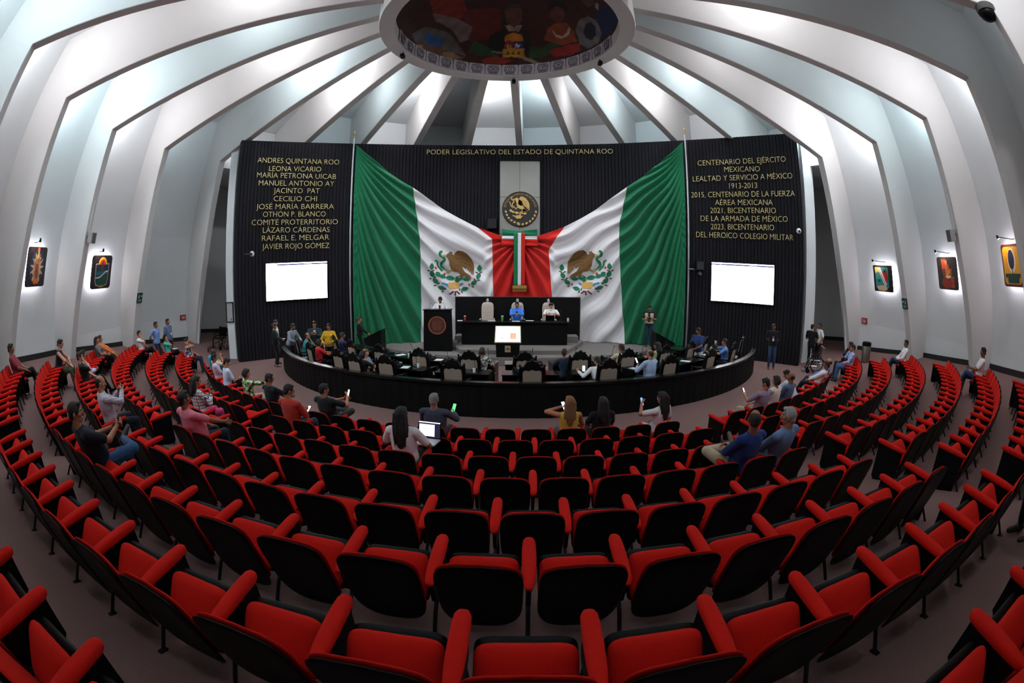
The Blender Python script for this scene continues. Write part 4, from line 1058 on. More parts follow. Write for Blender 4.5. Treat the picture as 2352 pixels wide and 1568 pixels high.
# wheelchairs
def wheelchair(loc, rz, lab, frame, fab):
    r = thing('wheelchair', lab, 'wheelchair', loc, rz)
    fm = MB()
    for s in (-1, 1):
        x = .25 * s
        fm.tube([(x, -.24, 1.0), (x, -.22, .9), (x, -.18, .5), (x, -.16, .28)], .013); fm.tube([(x, -.24, 1.0), (x, -.34, .97)], .016)
        fm.tube([(x, -.18, .50), (x, .25, .50), (x, .33, .30), (x, .42, .12)], .013); fm.tube([(x, -.18, .72), (x, .18, .72), (x, .22, .5)], .013); fm.tube([(x, -.16, .28), (x, .26, .28)], .013)
    fm.tube([(-.25, -.1, .5), (.25, -.1, .28)], .012); fm.tube([(.25, -.1, .5), (-.25, -.1, .28)], .012)
    fm.build('frame', frame, r)
    m = MB(); m.box((0, .03, .51), (.48, .42, .03)); m.build('seat', fab, r)
    m = MB(); m.box((0, -.215, .76), (.48, .025, .42)); m.build('backrest', fab, r)
    for s in (-1, 1):
        x = .32 * s
        w_ = MB(); n = 28
        w_.loft([[(x + .018 * math.cos(q), -.10 + (.30 + .018 * math.sin(q)) * math.cos(t), .31 + (.30 + .018 * math.sin(q)) * math.sin(t)) for q in [2 * PI * i / 8 for i in range(8)]] for t in [2 * PI * j / n for j in range(n)]], closed=True)
        wh = w_.build('wheel', BLACKPL, r, smooth=True)
        sp = MB()
        for j in range(10): sp.tube([(x, -.10, .31), (x, -.10 + .29 * math.cos(2 * PI * j / 10), .31 + .29 * math.sin(2 * PI * j / 10))], .004, 4)
        sp.tube([(x - .03, -.10, .31), (x + .03, -.10, .31)], .03, 10); sp.build('spokes', CHROME, wh)
        c_ = MB(); c_.tube([(x - .03 * s - .012, .30, .085), (x - .03 * s + .012, .30, .085)], .085, 16); c_.tube([(x - .07 * s, .28, .3), (x - .05 * s, .30, .085)], .012); c_.build('caster', BLACKPL, r)
        a_ = MB(); a_.box((.25 * s, .0, .735), (.05, .30, .025)); a_.build('armrest', BLACKPL, r)
        f_ = MB(); f_.box((.14 * s, .45, .10), (.16, .14, .015)); f_.build('footrest', frame, r)
wheelchair((-13.45, -2.45, floor_z(-13.45, -2.45)), math.radians(170), 'black folding wheelchair parked in the left passage', BLACKMET, BLACKPL)
wheelchair((11.1, -5.45, 0.0), math.radians(60), 'chrome wheelchair standing before the right front seats', CHROME, mat('chair_vinyl', srgb(40, 20, 22), .5))
# ================================================================== the chamber floor: rail, desks, carved chairs, dais
def polar(az, R, z=0.0):
    a = math.radians(az); return Vector((R * math.sin(a), -R * math.cos(a), z))
m = MB(); rings = []
n = 150
for i in range(n + 1):
    a = -60.2 + 120.6 * i / n
    R0 = 9.84 - (.012 if i % 2 else 0)
    rings.append([polar(a, R0, 0), polar(a, R0, .76), polar(a, 9.74, .76), polar(a, 9.74, 0)])
m.loft(rings)
r = thing('chamber_rail', 'long curved black wooden rail ringing the deputies desks', 'fence', (0, 0, 0))
m.build('rail_panel', FENCEBLK, r, fix=True)
m = MB(); m.loft([[polar(-60.3 + 120.8 * i / n, 9.88, .76), polar(-60.3 + 120.8 * i / n, 9.88, .82), polar(-60.3 + 120.8 * i / n, 9.70, .82), polar(-60.3 + 120.8 * i / n, 9.70, .76)] for i in range(n + 1)])
m.build('rail_cap', mat('rail_cap', srgb(20, 18, 18), .22), r, fix=True)
# ---- carved armchair of the deputies (origin under the seat, facing +y)
def carved_chair_parts():
    P = {}
    K = Vector((0, -.16, .98)).normalized()
    O = Vector((0, -.27, .84))
    m = MB(); m.pad(super_outline(.235, .30, 3.2, 4.5, N=36), O + Vector((0, .0, .0)), X_, K, .075, p=3, bend=.25); P['back_pad'] = (m.mesh('back_pad', TANLEA, True))
    # frame: a ring round the pad with a crest of three lobes and two finials
    out = [(-.31, -.50), (-.31, .12), (-.30, .22), (-.25, .25), (-.20, .24), (-.17, .31), (-.10, .37), (0, .40), (.10, .37), (.17, .31), (.20, .24), (.25, .25), (.30, .22), (.31, .12), (.31, -.50)]
    inn = [(-.225, -.50), (-.225, .08), (-.21, .15), (-.15, .17), (-.10, .14), (-.05, .165), (-.02, .18), (0, .182), (.02, .18), (.05, .165), (.10, .14), (.15, .17), (.21, .15), (.225, .08), (.225, -.50)]
    m = MB(); N2 = X_.cross(K)
    loop = [[(O + X_ * a + K * b + N2 * h) for (a, b), h in ((o, -.035), (o, .035), (i_, .035), (i_, -.035))] for o, i_ in zip(out, inn)]
    m.loft(loop); P['back_frame'] = m.mesh('back_frame', BLACKWOOD)
    m = MB(); m.pad(super_outline(.22, .26, 3, 4), O - N2 * .045, X_, K, .03, p=5); P['back_panel'] = m.mesh('back_panel', TANLEA, True)
    m = MB()
    for sx in (-1, 1):
        c = O + X_ * (.285 * sx) + K * .27; m.ellipsoid(c, (.028, .028, .035), 10, 6); m.tube([c - K * .06, c], .016, 8)
    for a, b, q in ((0, .40, .03), (-.12, .36, .02), (.12, .36, .02)): m.ellipsoid(O + X_ * a + K * b, (q * 1.5, .03, q), 10, 6)
    P['finial'] = m.mesh('finial', BLACKWOOD, True)
    m = MB(); m.pad(super_outline(.27, .25, 4, 4), (0, .02, .46), X_, Y_, .11, p=3.5); P['seat'] = m.mesh('seat', TANLEA, True)
    m = MB(); m.box((0, .02, .40), (.56, .50, .05)); P['seat_rail'] = m.mesh('seat_rail', BLACKWOOD)
    for i, (sx, y) in enumerate(((-1, .22), (1, .22), (-1, -.22), (1, -.22))):
        m = MB(); m.tube([(sx * .25, y, .40), (sx * .255, y * 1.04, .2), (sx * .26, y * 1.12, 0)], [.026, .022, .018], 8); P['leg%d' % i] = m.mesh('leg', BLACKWOOD)
    for i, sx in enumerate((-1, 1)):
        m = MB(); m.tube([(sx * .29, -.24, .70), (sx * .30, .0, .68), (sx * .30, .20, .67)], .028, 8); m.tube([(sx * .30, .17, .66), (sx * .28, .18, .42)], .02, 8); P['arm%d' % i] = m.mesh('armrest', BLACKWOOD, True)
    return P
CP = carved_chair_parts()
CNAMES = ['back_pad', 'back_frame', 'back_panel', 'finial', 'seat', 'seat_rail', 'leg0', 'leg1', 'leg2', 'leg3', 'arm0', 'arm1']
def carved_chair(loc, rz, label):
    r = thing('carved_armchair', label, 'chair', loc, rz, 'carved deputies armchairs')
    for k in CNAMES:
        o = bpy.data.objects.new(CP[k].name.split('.')[0], CP[k]); COL.objects.link(o); o.parent = r
    return r
OUT_AZ = [1.9 + 11.45 * k for k in range(-5, 6)]
INN_AZ = [1.1 + 10.2 * k for k in range(-5, 6)]
for i, a in enumerate(OUT_AZ):
    carved_chair(polar(a, 9.03), math.radians(a), 'black carved armchair with tan back, %s from the left in the outer desk ring' % ORD[i])
for i, a in enumerate(INN_AZ):
    carved_chair(polar(a, 7.83), math.radians(a), 'black carved armchair with tan back, %s from the left in the inner desk ring' % ORD[i])
carved_chair(polar(-26.7, 9.22), math.radians(-26.7), 'black carved armchair squeezed between third and fourth outer desks')
# ---- desks
def desk_parts(w_):
    P = {}
    m = MB(); m.box((0, 0, .735), (w_, .56, .03)); P['desk_top'] = m.mesh('desk_top', BLACKWOOD)
    m = MB(); m.box((0, .01, .754), (w_ * .62, .46, .008)); P['glass_sheet'] = m.mesh('glass_sheet', DARKGLASS)
    m = MB(); m.box((0, .22, .36), (w_ - .06, .03, .72)); P['front_panel'] = m.mesh('front_panel', BLACKWOOD)
    for i, sx in enumerate((-1, 1)):
        m = MB(); m.box((sx * (w_ / 2 - .03), 0, .36), (.03, .50, .72)); P['side%d' % i] = m.mesh('side_panel', BLACKWOOD)
    return P
DPO, DPI = desk_parts(1.42), desk_parts(1.05)
def desk(P, loc, rz, label):
    r = thing('deputy_desk', label, 'desk', loc, rz, 'deputies desks')
    for k in ('desk_top', 'glass_sheet', 'front_panel', 'side0', 'side1'):
        o = bpy.data.objects.new(P[k].name.split('.')[0], P[k]); COL.objects.link(o); o.parent = r
for i, a in enumerate(OUT_AZ): desk(DPO, polar(a, 8.42), math.radians(a), 'black glass-topped desk, %s from the left in the outer ring' % ORD[i])
for i, a in enumerate(INN_AZ): desk(DPI, polar(a, 7.10), math.radians(a), 'black glass-topped desk, %s from the left in the inner ring' % ORD[i])
# ---- small things on the desks
def mic_unit(loc, rz, label, h=.34):
    r = thing('desk_microphone', label, 'microphone', loc, rz)
    m = MB(); m.hexa([(-.07, -.06, 0), (.07, -.06, 0), (.07, .06, 0), (-.07, .06, 0)], [(-.06, -.05, .02), (.06, -.05, .02), (.06, .05, .05), (-.06, .05, .05)]); m.build('base', BLACKPL, r, fix=True)
    m = MB(); m.tube([(0, .03, .04), (0, .02, h * .6), (0, -.05, h)], .006, 6); m.build('gooseneck', BLACKMET, r)
    m = MB(); m.tube([(0, -.05, h), (0, -.07, h + .04)], .012, 8); m.build('mic_head', BLACKPL, r)
    m = MB(); m.box((.0, -.035, .031), (.06, .012, .006)); m.build('button', cmat(190, 192, 196, .5), r)
def desk_phone(loc, rz, label):
    r = thing('desk_phone', label, 'telephone', loc, rz)
    m = MB(); m.hexa([(-.10, -.09, 0), (.10, -.09, 0), (.10, .09, 0), (-.10, .09, 0)], [(-.10, -.09, .02), (.10, -.09, .02), (.10, .09, .09), (-.10, .09, .09)]); m.build('body', BLACKPL, r, fix=True)
    m = MB(); m.box((.04, .05, .078), (.08, .05, .02), Matrix.Rotation(.37, 3, 'X')); m.build('display', cmat(120, 130, 136, .3), r)
    m = MB(); m.tube([(-.07, -.09, .06), (-.07, 0, .085), (-.07, .09, .12)], .02, 8); m.build('handset', BLACKPL, r)
def cup(loc, label, col=(236, 236, 234), h=.10, r0=.03, r1=.04, lid=False, name='paper_cup'):
    r = thing(name, label, 'cup', loc)
    m = MB(); m.lathe([(r0, 0), (r1, h), (r1 - .004, h), (r0 - .004, .006)], n=16); sharp(m.build('body', cmat(*col, .5), r))
    if lid: m = MB(); m.lathe([(r1 + .004, h), (r1 + .004, h + .012), (r1 - .01, h + .022)], n=16); m.build('lid', cmat(235, 235, 235, .4), r)
def paper(loc, rz, label, w_=.21, l_=.297, col=PAPER):
    m = MB(); m.box((0, 0, .004), (w_, l_, .008)); o = m.build('paper_sheets', col); o.location = loc; o.rotation_euler = (0, 0, rz)
    tag(o, label, 'paper')
DZ = .758
def on_desk(ring, i, u, v):
    a = math.radians((OUT_AZ if ring == 'outer' else INN_AZ)[i]); R = 8.42 if ring == 'outer' else 7.10
    c = Vector((R * math.sin(a), -R * math.cos(a), DZ if abs(u) < (.42 if ring == 'outer' else .31) else .75))
    return c + Vector((math.cos(a), math.sin(a), 0)) * u + Vector((-math.sin(a), math.cos(a), 0)) * v, a
for ring, n_, ms in (('outer', 11, (0, 1, 2, 3, 4, 6, 8, 9, 10)), ('inner', 11, (1, 2, 3, 4, 5, 6, 7, 8, 9))):
    for i in ms:
        p, a = on_desk(ring, i, .25, .12); mic_unit(p, a, 'gooseneck microphone on the %s %s-ring desk from the left' % (ORD[i], ring))
for ring, i, u in (('outer', 3, -.25), ('outer', 2, .0), ('outer', 7, -.15), ('inner', 3, -.2), ('inner', 7, -.1), ('outer', 5, -.3)):
    p, a = on_desk(ring, i, u, .0); desk_phone(p, a + .3, 'black desk telephone on the %s %s-ring desk from the left' % (ORD[i], ring))
for ring, i, u, v in (('outer', 0, .05, .1), ('outer', 3, .36, .05), ('inner', 2, .30, -.1), ('inner', 4, .22, -.02), ('outer', 4, .3, -.1)):
    p, a = on_desk(ring, i, u, v); cup(p, 'white paper cup on the %s %s-ring desk from the left' % (ORD[i], ring))
for ring, i, u, v, rz in (('outer', 3, .05, -.1, .3), ('outer', 2, -.45, -.1, -.1), ('outer', 7, -.50, -.08, .2), ('inner', 3, .1, -.12, .2), ('outer', 9, -.2, -.05, .5), ('inner', 2, -.15, .0, -.3), ('outer', 1, .45, -.08, .0), ('inner', 1, -.1, .05, .1), ('outer', 8, -.1, -.08, .3)):
    p, a = on_desk(ring, i, u, v); paper(p, a + rz, 'white paper sheets on the %s %s-ring desk from the left' % (ORD[i], ring))
p, a = on_desk('outer', 1, -.15, -.05); paper(p, a + .4, 'red folder on the second outer-ring desk from the left', .24, .31, cmat(190, 34, 40, .6))
def laptop(loc, rz, label, screen=None, open_=1.85, scale=1.0, lidcol=BLACKPL):
    r = thing('laptop', label, 'laptop', loc, rz)
    m = MB(); m.box((0, 0, .01), (.34, .24, .018)); m.build('keyboard_base', cmat(60, 60, 64, .4) if screen is None else cmat(180, 182, 186, .4), r)
    R_ = Matrix.Rotation(PI / 2 - open_ + PI / 2, 3, 'X')
    up_ = Vector((0, math.sin(open_ - PI / 2), math.cos(open_ - PI / 2)))
    c = Vector((0, .12, .02)) + up_ * .12
    nrm = X_.cross(up_)
    m = MB(); m.prism(rr_poly(.17, .12, .012, 2), c - nrm * .004, X_, up_, .008); m.build('lid', lidcol, r, fix=True)
    if screen:
        m = MB(); m.prism([(-.16, -.105), (.16, -.105), (.16, .11), (-.16, .11)], c + nrm * .0045, X_, up_, .001); s_ = m.build('screen', mat('laptop_dark', srgb(26, 28, 48), .3, emit=srgb(26, 28, 48), estr=1.2), r)
        m = MB(); m.prism([(-.15, -.09), (.08, -.09), (.08, .075), (-.15, .075)], c + nrm * .006, X_, up_, .001); m.prism([(-.16, .095), (.16, .095), (.16, .11), (-.16, .11)], c + nrm * .006, X_, up_, .001); m.build('window', mat('laptop_page', srgb(228, 226, 246), .3, emit=srgb(228, 226, 246), estr=1.3), s_)
# ---- dais desk, its backboard and three tufted chairs
r = thing('dais_desk', 'long black desk on the dais before the flags', 'desk', (-.18, -1.75, .46))
m = MB(); m.box((0, 0, .88), (4.45, .68, .06)); bevel(m.build('desk_top', BLACKWOOD, r), .01)
m = MB(); m.box((0, -.22, .44), (4.1, .04, .86)); m.build('front_panel', BLACKPL, r)
for sx in (-1, 1):
    m = MB(); m.box((sx * 2.03, .02, .44), (.05, .5, .86)); m.build('side_panel', BLACKPL, r)
r = thing('dais_backboard', 'tall black panel standing behind the dais chairs', 'panel', (-.06, -.56, .3))
m = MB(); m.box((0, 0, .97), (5.2, .06, 1.94)); m.build('board', FENCEBLK, r)
m = MB(); m.box((0, 0, 1.955), (5.24, .09, .03)); m.box((2.6, 0, .97), (.03, .09, 1.94)); m.box((-2.6, 0, .97), (.03, .09, 1.94)); m.build('edge_trim', mat('board_trim', srgb(58, 54, 54), .5), r)
for i, (x, who) in enumerate(((-1.3, 'empty, left of the man in blue'), (-.07, 'behind the man in blue'), (1.2, 'behind the person in white'))):
    r = thing('tufted_chair', 'beige tufted high-back chair on the dais, ' + who, 'chair', (x, -1.0, .72), PI, 'beige dais chairs')
    P = [(a * (1 + .10 * ((b + .45) / .9)), b) for a, b in super_outline(.24, .45, 4, 5, N=36)]
    m = MB(); m.pad(P, (0, -.20, .88), X_, Vector((0, -.10, 1)), .10, p=4, bend=.2); m.build('back', BEIGELEA, r, smooth=True)
    m = MB()
    for iy in range(5):
        for ix in range(4 if iy % 2 == 0 else 3):
            px_ = (-.15 + .10 * ix) if iy % 2 == 0 else (-.10 + .10 * ix); pz = .66 + .13 * iy
            m.ellipsoid((px_, -.20 + .055 - .10 * (pz - .88) + .2 * px_ * px_, pz), (.012, .008, .012), 8, 5)
    m.build('tuft_buttons', cmat(120, 106, 96, .6), r)
    m = MB(); m.ellipsoid((0, -.25, 1.40), (.055, .025, .085), 14, 8); m.tube([(0, -.245, 1.28), (0, -.25, 1.36)], .022); m.build('crest', cmat(176, 170, 168, .5), r, smooth=True)
    m = MB(); m.pad(super_outline(.26, .25, 4, 4), (0, .05, .45), X_, Y_, .12, p=3); m.build('seat', BEIGELEA, r, smooth=True)
    for sx in (-1, 1):
        m = MB(); m.tube([(sx * .28, -.18, .64), (sx * .29, .2, .64)], .03); m.tube([(sx * .29, .15, .62), (sx * .27, .14, .42)], .022); m.build('armrest', BEIGELEA, r, smooth=True)
    m = MB(); m.tube([(0, 0, .06), (0, 0, .40)], .03); m.build('column', BLACKMET, r)
    m = MB()
    for q in range(5): m.tube([(0, 0, .07), (.27 * math.cos(q * 1.257), .27 * math.sin(q * 1.257), .03)], .02, 6)
    m.build('foot_star', BLACKMET, r)
DT = 1.371
cup((-2.15, -1.55, DT), 'red drink cup at the left end of the dais desk', (196, 44, 34), .16, .034, .042, True, 'tumbler')
cup((-.66, -1.6, DT), 'green tumbler on the dais desk left of the man in blue', (56, 176, 48), .17, .036, .046, True, 'tumbler')
cup((1.93, -1.6, DT), 'pale mug at the right end of the dais desk', (206, 206, 204), .12, .04, .042, False, 'mug')
paper((-2.33, -1.7, DT), .1, 'white papers at the far left of the dais desk'); paper((-1.08, -1.75, DT), 1.5, 'white papers before the empty dais chair', .22, .3); paper((.42, -1.6, DT), 1.4, 'white papers on the dais desk right of the man in blue'); paper((-.12, -1.86, DT), 1.5, 'white sheet on the dais desk under the blue man\'s hands')
laptop((1.2, -1.72, DT), PI, 'black laptop open before the person in white on the dais', None, 1.9)
for x, lab in ((-1.62, 'empty dais chair'), (.16, 'man in blue on the dais'), (1.64, 'person in white on the dais')): mic_unit((x, -1.62, DT), PI, 'gooseneck microphone beside the ' + lab, .36)
# ---- lectern with the round emblem
r = thing('lectern', 'tall black lectern with a round copper emblem on the stage', 'lectern', (-3.08, -2.6, .3))
m = MB(); m.hexa([(-.545, -.05, 0), (.545, -.05, 0), (.545, .32, 0), (-.545, .32, 0)], [(-.51, -.05, 1.56), (.51, -.05, 1.56), (.51, .32, 1.56), (-.51, .32, 1.56)]); m.build('body', BLACKPL, r, fix=True)
m = MB(); m.box((0, .14, 1.575), (1.08, .46, .03)); m.build('reading_top', BLACKWOOD, r)
COP = mat('copper_emblem', srgb(150, 84, 50), .45, metal=.3); COPD = cmat(70, 34, 28, .5)
em = MB(); ec = Vector((0, -.055, .99))
em.loft([[ec + X_ * (q * math.cos(t)) + Z_ * (q * math.sin(t)) + Y_ * o for t in [2 * PI * j / 48 for j in range(48)]] for q, o in ((.345, 0), (.345, -.02), (.295, -.02), (.295, 0))], closed=True)
e_ = em.build('emblem_ring', COP, r, fix=True)
m = MB(); m.prism(ell(0, 0, .295, .295, 40), ec - Y_ * 0, X_, Z_, .008); m.build('emblem_field', COPD, e_, fix=True)
m = MB()
for P in (strokepoly([(-.16, .12), (-.16, -.08), (-.10, -.16), (.10, -.16), (.16, -.08), (.16, .12), (-.16, .12)], .010), strokepoly([(-.16, -.01), (.16, -.01)], .008), strokepoly([(0, .12), (0, -.01)], .008)): m.prism(P, ec - Y_ * .008, X_, Z_, .008)
for x in (-.09, 0, .09): m.prism([(x - .035, -.11), (x + .035, -.11), (x, -.04)], ec - Y_ * .008, X_, Z_, .006)
m.prism(star_pts(.08, .055, 5, .035, .015, PI / 2), ec - Y_ * .008, X_, Z_, .006); m.prism(rr_poly(.03, .025, .005, 1), ec - Y_ * .008 + X_ * -.08 + Z_ * .055, X_, Z_, .006)
for t in np.linspace(.35, PI - .35, 7): m.prism(strokepoly([(.14 * math.cos(t), .13 + .05 * math.sin(t)), (.16 * math.cos(t), .13 + .11 * math.sin(t))], .006), ec - Y_ * .008, X_, Z_, .006)
m.build('shield_lines', COP, e_, fix=True)
m = MB(); m.tube([(.3, .1, 1.59), (.3, .0, 1.75), (.22, -.02, 1.85)], .006, 6); m.tube([(-.3, .1, 1.59), (-.3, .0, 1.75), (-.22, -.02, 1.85)], .006, 6); m.build('lectern_microphone', BLACKMET, r)
# ---- screen kiosk in front of the dais
r = thing('screen_kiosk', 'black kiosk with a bright tilted screen before the dais', 'kiosk', (-.39, -3.72, .3))
m = MB(); m.hexa([(-.40, -.08, 0), (.40, -.08, 0), (.40, .34, 0), (-.40, .34, 0)], [(-.42, -.10, .50), (.42, -.10, .50), (.42, .36, .50), (-.42, .36, .50)]); m.build('cabinet', BLACKPL, r, fix=True)
sl = Vector((0, .36, .55)).normalized(); O = Vector((0, .06, .80)); nn = X_.cross(sl)
m = MB(); m.prism([(-.465, -.33), (.465, -.33), (.45, .33), (-.45, .33)], O - nn * .05, X_, sl, .05); m.build('bezel', mat('bezel_gold', srgb(190, 182, 150), .4), r, fix=True)
s_ = MB(); s_.prism([(-.43, -.295), (.43, -.295), (.415, .295), (-.415, .295)], O, X_, sl, .004); s_ = s_.build('screen', mat('kiosk_screen', (1, 1, 1, 1), .3, emit=(1, .99, .96, 1), estr=2.2), r, fix=True)
m = MB(); m.prism([(.08, -.19), (.29, -.19), (.29, .05), (.08, .05)], O + nn * .004, X_, sl, .002); m.build('picture', mat('kiosk_pic', srgb(206, 160, 128), .4, emit=srgb(206, 160, 128), estr=.9), s_)
m = MB(); m.prism(ell(-.2, -.15, .018, .03, 10), O + nn * .004, X_, sl, .002); m.build('small_logo', mat('kiosk_logo', srgb(90, 70, 110), .4, emit=srgb(90, 70, 110), estr=.5), s_)
m = MB(); m.box((0, -.105, .30), (.20, .02, .23)); p_ = m.build('plaque', cmat(150, 138, 112, .5), r)
m = MB(); m.prism(ell(0, 0, .07, .05, 16, PI, 2 * PI), Vector((0, -.118, .32)), X_, Z_, .003); m.prism(star_pts(0, .0, 5, .05, .02, PI / 2), Vector((0, -.118, .31)), X_, Z_, .004); m.build('plaque_crest', cmat(140, 70, 40, .5), p_, fix=True)
# ---- two side lecterns with sloping tops
for sg, x0, x1, zl, zr, lab in ((-1, -6.1, -5.36, .74, 1.10, 'black sloping side lectern at the left of the stage'), (1, 5.32, 6.14, 1.06, .63, 'black sloping side lectern at the right of the stage')):
    c = (x0 + x1) / 2; h = (x1 - x0) / 2
    r = thing('side_lectern', lab, 'lectern', (c, -2.2, 0))
    m = MB(); m.hexa([(-h, -.3, 0), (h, -.3, 0), (h, .3, 0), (-h, .3, 0)], [(-h, -.3, zl - .02), (h, -.3, zr - .02), (h, .3, zr - .02), (-h, .3, zl - .02)]); m.build('body', BLACKPL, r, fix=True)
    m = MB(); m.hexa([(-h - .02, -.33, zl - .02), (h + .02, -.33, zr - .02), (h + .02, .33, zr - .02), (-h - .02, .33, zl - .02)], [(-h - .02, -.33, zl + .005), (h + .02, -.33, zr + .005), (h + .02, .33, zr + .005), (-h - .02, .33, zl + .005)]); m.build('sloping_top', BLACKWOOD, r, fix=True)
# ================================================================== people
SKIN = {'a': (196, 140, 112), 'b': (170, 112, 84), 'c': (140, 90, 66), 'd': (120, 76, 56)}
def cloth(col, pat=None, col2=(90, 90, 110), scale=12.0, rough=.85):
    key = 'cloth_%s_%s_%s_%g' % (col, pat, col2, scale)
    if key in MATS: return MATS[key]
    m = mat(key, srgb(*col), rough, bump=.25, bscale=70, spec=.2, sheen=.1)
    if pat:
        nt = m.node_tree; b = nt.nodes['Principled BSDF']; tc = nt.nodes.new('ShaderNodeTexCoord')
        def mix(fac, c1, c2):
            x = nt.nodes.new('ShaderNodeMixRGB'); nt.links.new(fac, x.inputs[0])
            for i, c in ((1, c1), (2, c2)):
                if isinstance(c, tuple): x.inputs[i].default_value = srgb(*c)
                else: nt.links.new(c, x.inputs[i])
            return x.outputs[0]
        def band(axis, w_=.2):
            wv = nt.nodes.new('ShaderNodeTexWave'); wv.bands_direction = axis; wv.inputs['Scale'].default_value = scale; wv.inputs['Distortion'].default_value = .6
            nt.links.new(tc.outputs['Object'], wv.inputs['Vector'])
            g = nt.nodes.new('ShaderNodeMath'); g.operation = 'LESS_THAN'; g.inputs[1].default_value = w_; nt.links.new(wv.outputs['Fac'], g.inputs[0]); return g.outputs[0]
        if pat == 'plaid':
            o = mix(band('X', .10), col, col2); o = mix(band('Z', .10), o, col2)
        elif pat == 'stripe': o = mix(band('X', .35), col, col2)
        elif pat == 'check': o = mix(band('X', .4), col, col2); o2 = mix(band('Z', .4), col, col2); f = nt.nodes.new('ShaderNodeMixRGB'); f.inputs[0].default_value = .5; nt.links.new(o, f.inputs[1]); nt.links.new(o2, f.inputs[2]); o = f.outputs[0]
        else:
            v = nt.nodes.new('ShaderNodeTexVoronoi'); v.inputs['Scale'].default_value = scale; nt.links.new(tc.outputs['Object'], v.inputs['Vector'])
            sp = nt.nodes.new('ShaderNodeSeparateColor'); nt.links.new(v.outputs['Color'], sp.inputs[0])
            g = nt.nodes.new('ShaderNodeMath'); g.operation = 'GREATER_THAN'; g.inputs[1].default_value = .55; nt.links.new(sp.outputs[0], g.inputs[0])
            o = mix(g.outputs[0], col, col2)
            g2 = nt.nodes.new('ShaderNodeMath'); g2.operation = 'GREATER_THAN'; g2.inputs[1].default_value = .72; nt.links.new(sp.outputs[1], g2.inputs[0]); o = mix(g2.outputs[0], o, (40, 46, 40))
        nt.links.new(o, b.inputs['Base Color'])
    return m
def skin(k): return mat('skin_' + k, srgb(*SKIN[k]), .55, noise=.06, nscale=20, spec=.35)
def hairm(c): return mat('hair_%d_%d_%d' % c, srgb(*c), .55, noise=.35, nscale=60, bump=.6, bscale=120, spec=.4)
EYEW = cmat(222, 216, 210, .3); EYED = cmat(24, 16, 12, .25); LIPS = cmat(140, 66, 60, .5)
def ik(S, T, l1, l2, hint):
    d = T - S; L = d.length
    if L > (l1 + l2) * .995: T = S + d * ((l1 + l2) * .995 / L); d = T - S; L = d.length
    a = (l1 * l1 - l2 * l2 + L * L) / (2 * L); h = math.sqrt(max(0, l1 * l1 - a * a)); d.normalize()
    p = hint - d * hint.dot(d)
    if p.length < 1e-4: p = d.orthogonal()
    return S + d * a + p.normalized() * h, T
def rot(yaw, pitch, roll=0): return (Matrix.Rotation(math.radians(yaw), 3, 'Z') @ Matrix.Rotation(math.radians(pitch), 3, 'X') @ Matrix.Rotation(math.radians(roll), 3, 'Y'))
def hand(m, W, f, pn, side, curl=.5, k=1.0):
    """W wrist, f pointing along the hand, pn the way the palm looks, side = the way the thumb leaves"""
    f = f.normalized(); pn = (pn - f * pn.dot(f)).normalized(); sd = f.cross(pn)
    if sd.dot(side) < 0: sd = -sd
    for i, (off, L, base) in enumerate(((.032, .072, .088), (.011, .080, .093), (-.010, .075, .088), (-.030, .058, .080))):
        K = W + (sd * off + f * base) * k
        m.capsule(W + sd * (off * .6 * k), .014 * k, K, .0125 * k, 6)
        d = f.copy(); p = K
        for j, fr in enumerate((.45, .32, .25)):
            ang = curl * (.55 + .45 * j) * 1.1 + i * .05 * curl
            d = (d * math.cos(ang) + pn * math.sin(ang)).normalized(); pn2 = pn
            q = p + d * (L * fr * k); m.capsule(p, (.0105 - .001 * j) * k, q, (.0098 - .001 * j) * k, 6); p = q
    b = W + (f * .022 + sd * .022) * k; c = b + (f * .034 + sd * .034 + pn * .012) * k; e = c + (f * .032 + sd * .008 + pn * (.006 + .018 * curl)) * k
    m.capsule(b, .015 * k, c, .012 * k, 6); m.capsule(c, .012 * k, e, .0095 * k, 6)
def vox(o, size, sm=3):
    r = o.modifiers.new('one_surface', 'REMESH'); r.mode = 'VOXEL'; r.voxel_size = size; r.use_smooth_shade = True
    s = o.modifiers.new('soft', 'SMOOTH'); s.factor = .5; s.iterations = sm
    return o
def spine_loft(m, H, d, rv, L, secs, grow=0.0):
    fwd = rv.cross(d) * -1
    fwd = d.cross(rv)
    rings = []
    for t, hw, hd, off in secs:
        c = H + d * (t * L) + fwd * off
        rings.append([c + rv * ((hw + grow) * math.copysign(abs(math.cos(q)) ** .85, math.cos(q))) + fwd * ((hd + grow) * math.copysign(abs(math.sin(q)) ** .85, math.sin(q))) for q in [2 * PI * i / 18 for i in range(18)]])
    m.loft(rings)
NEAR = {'on': False}
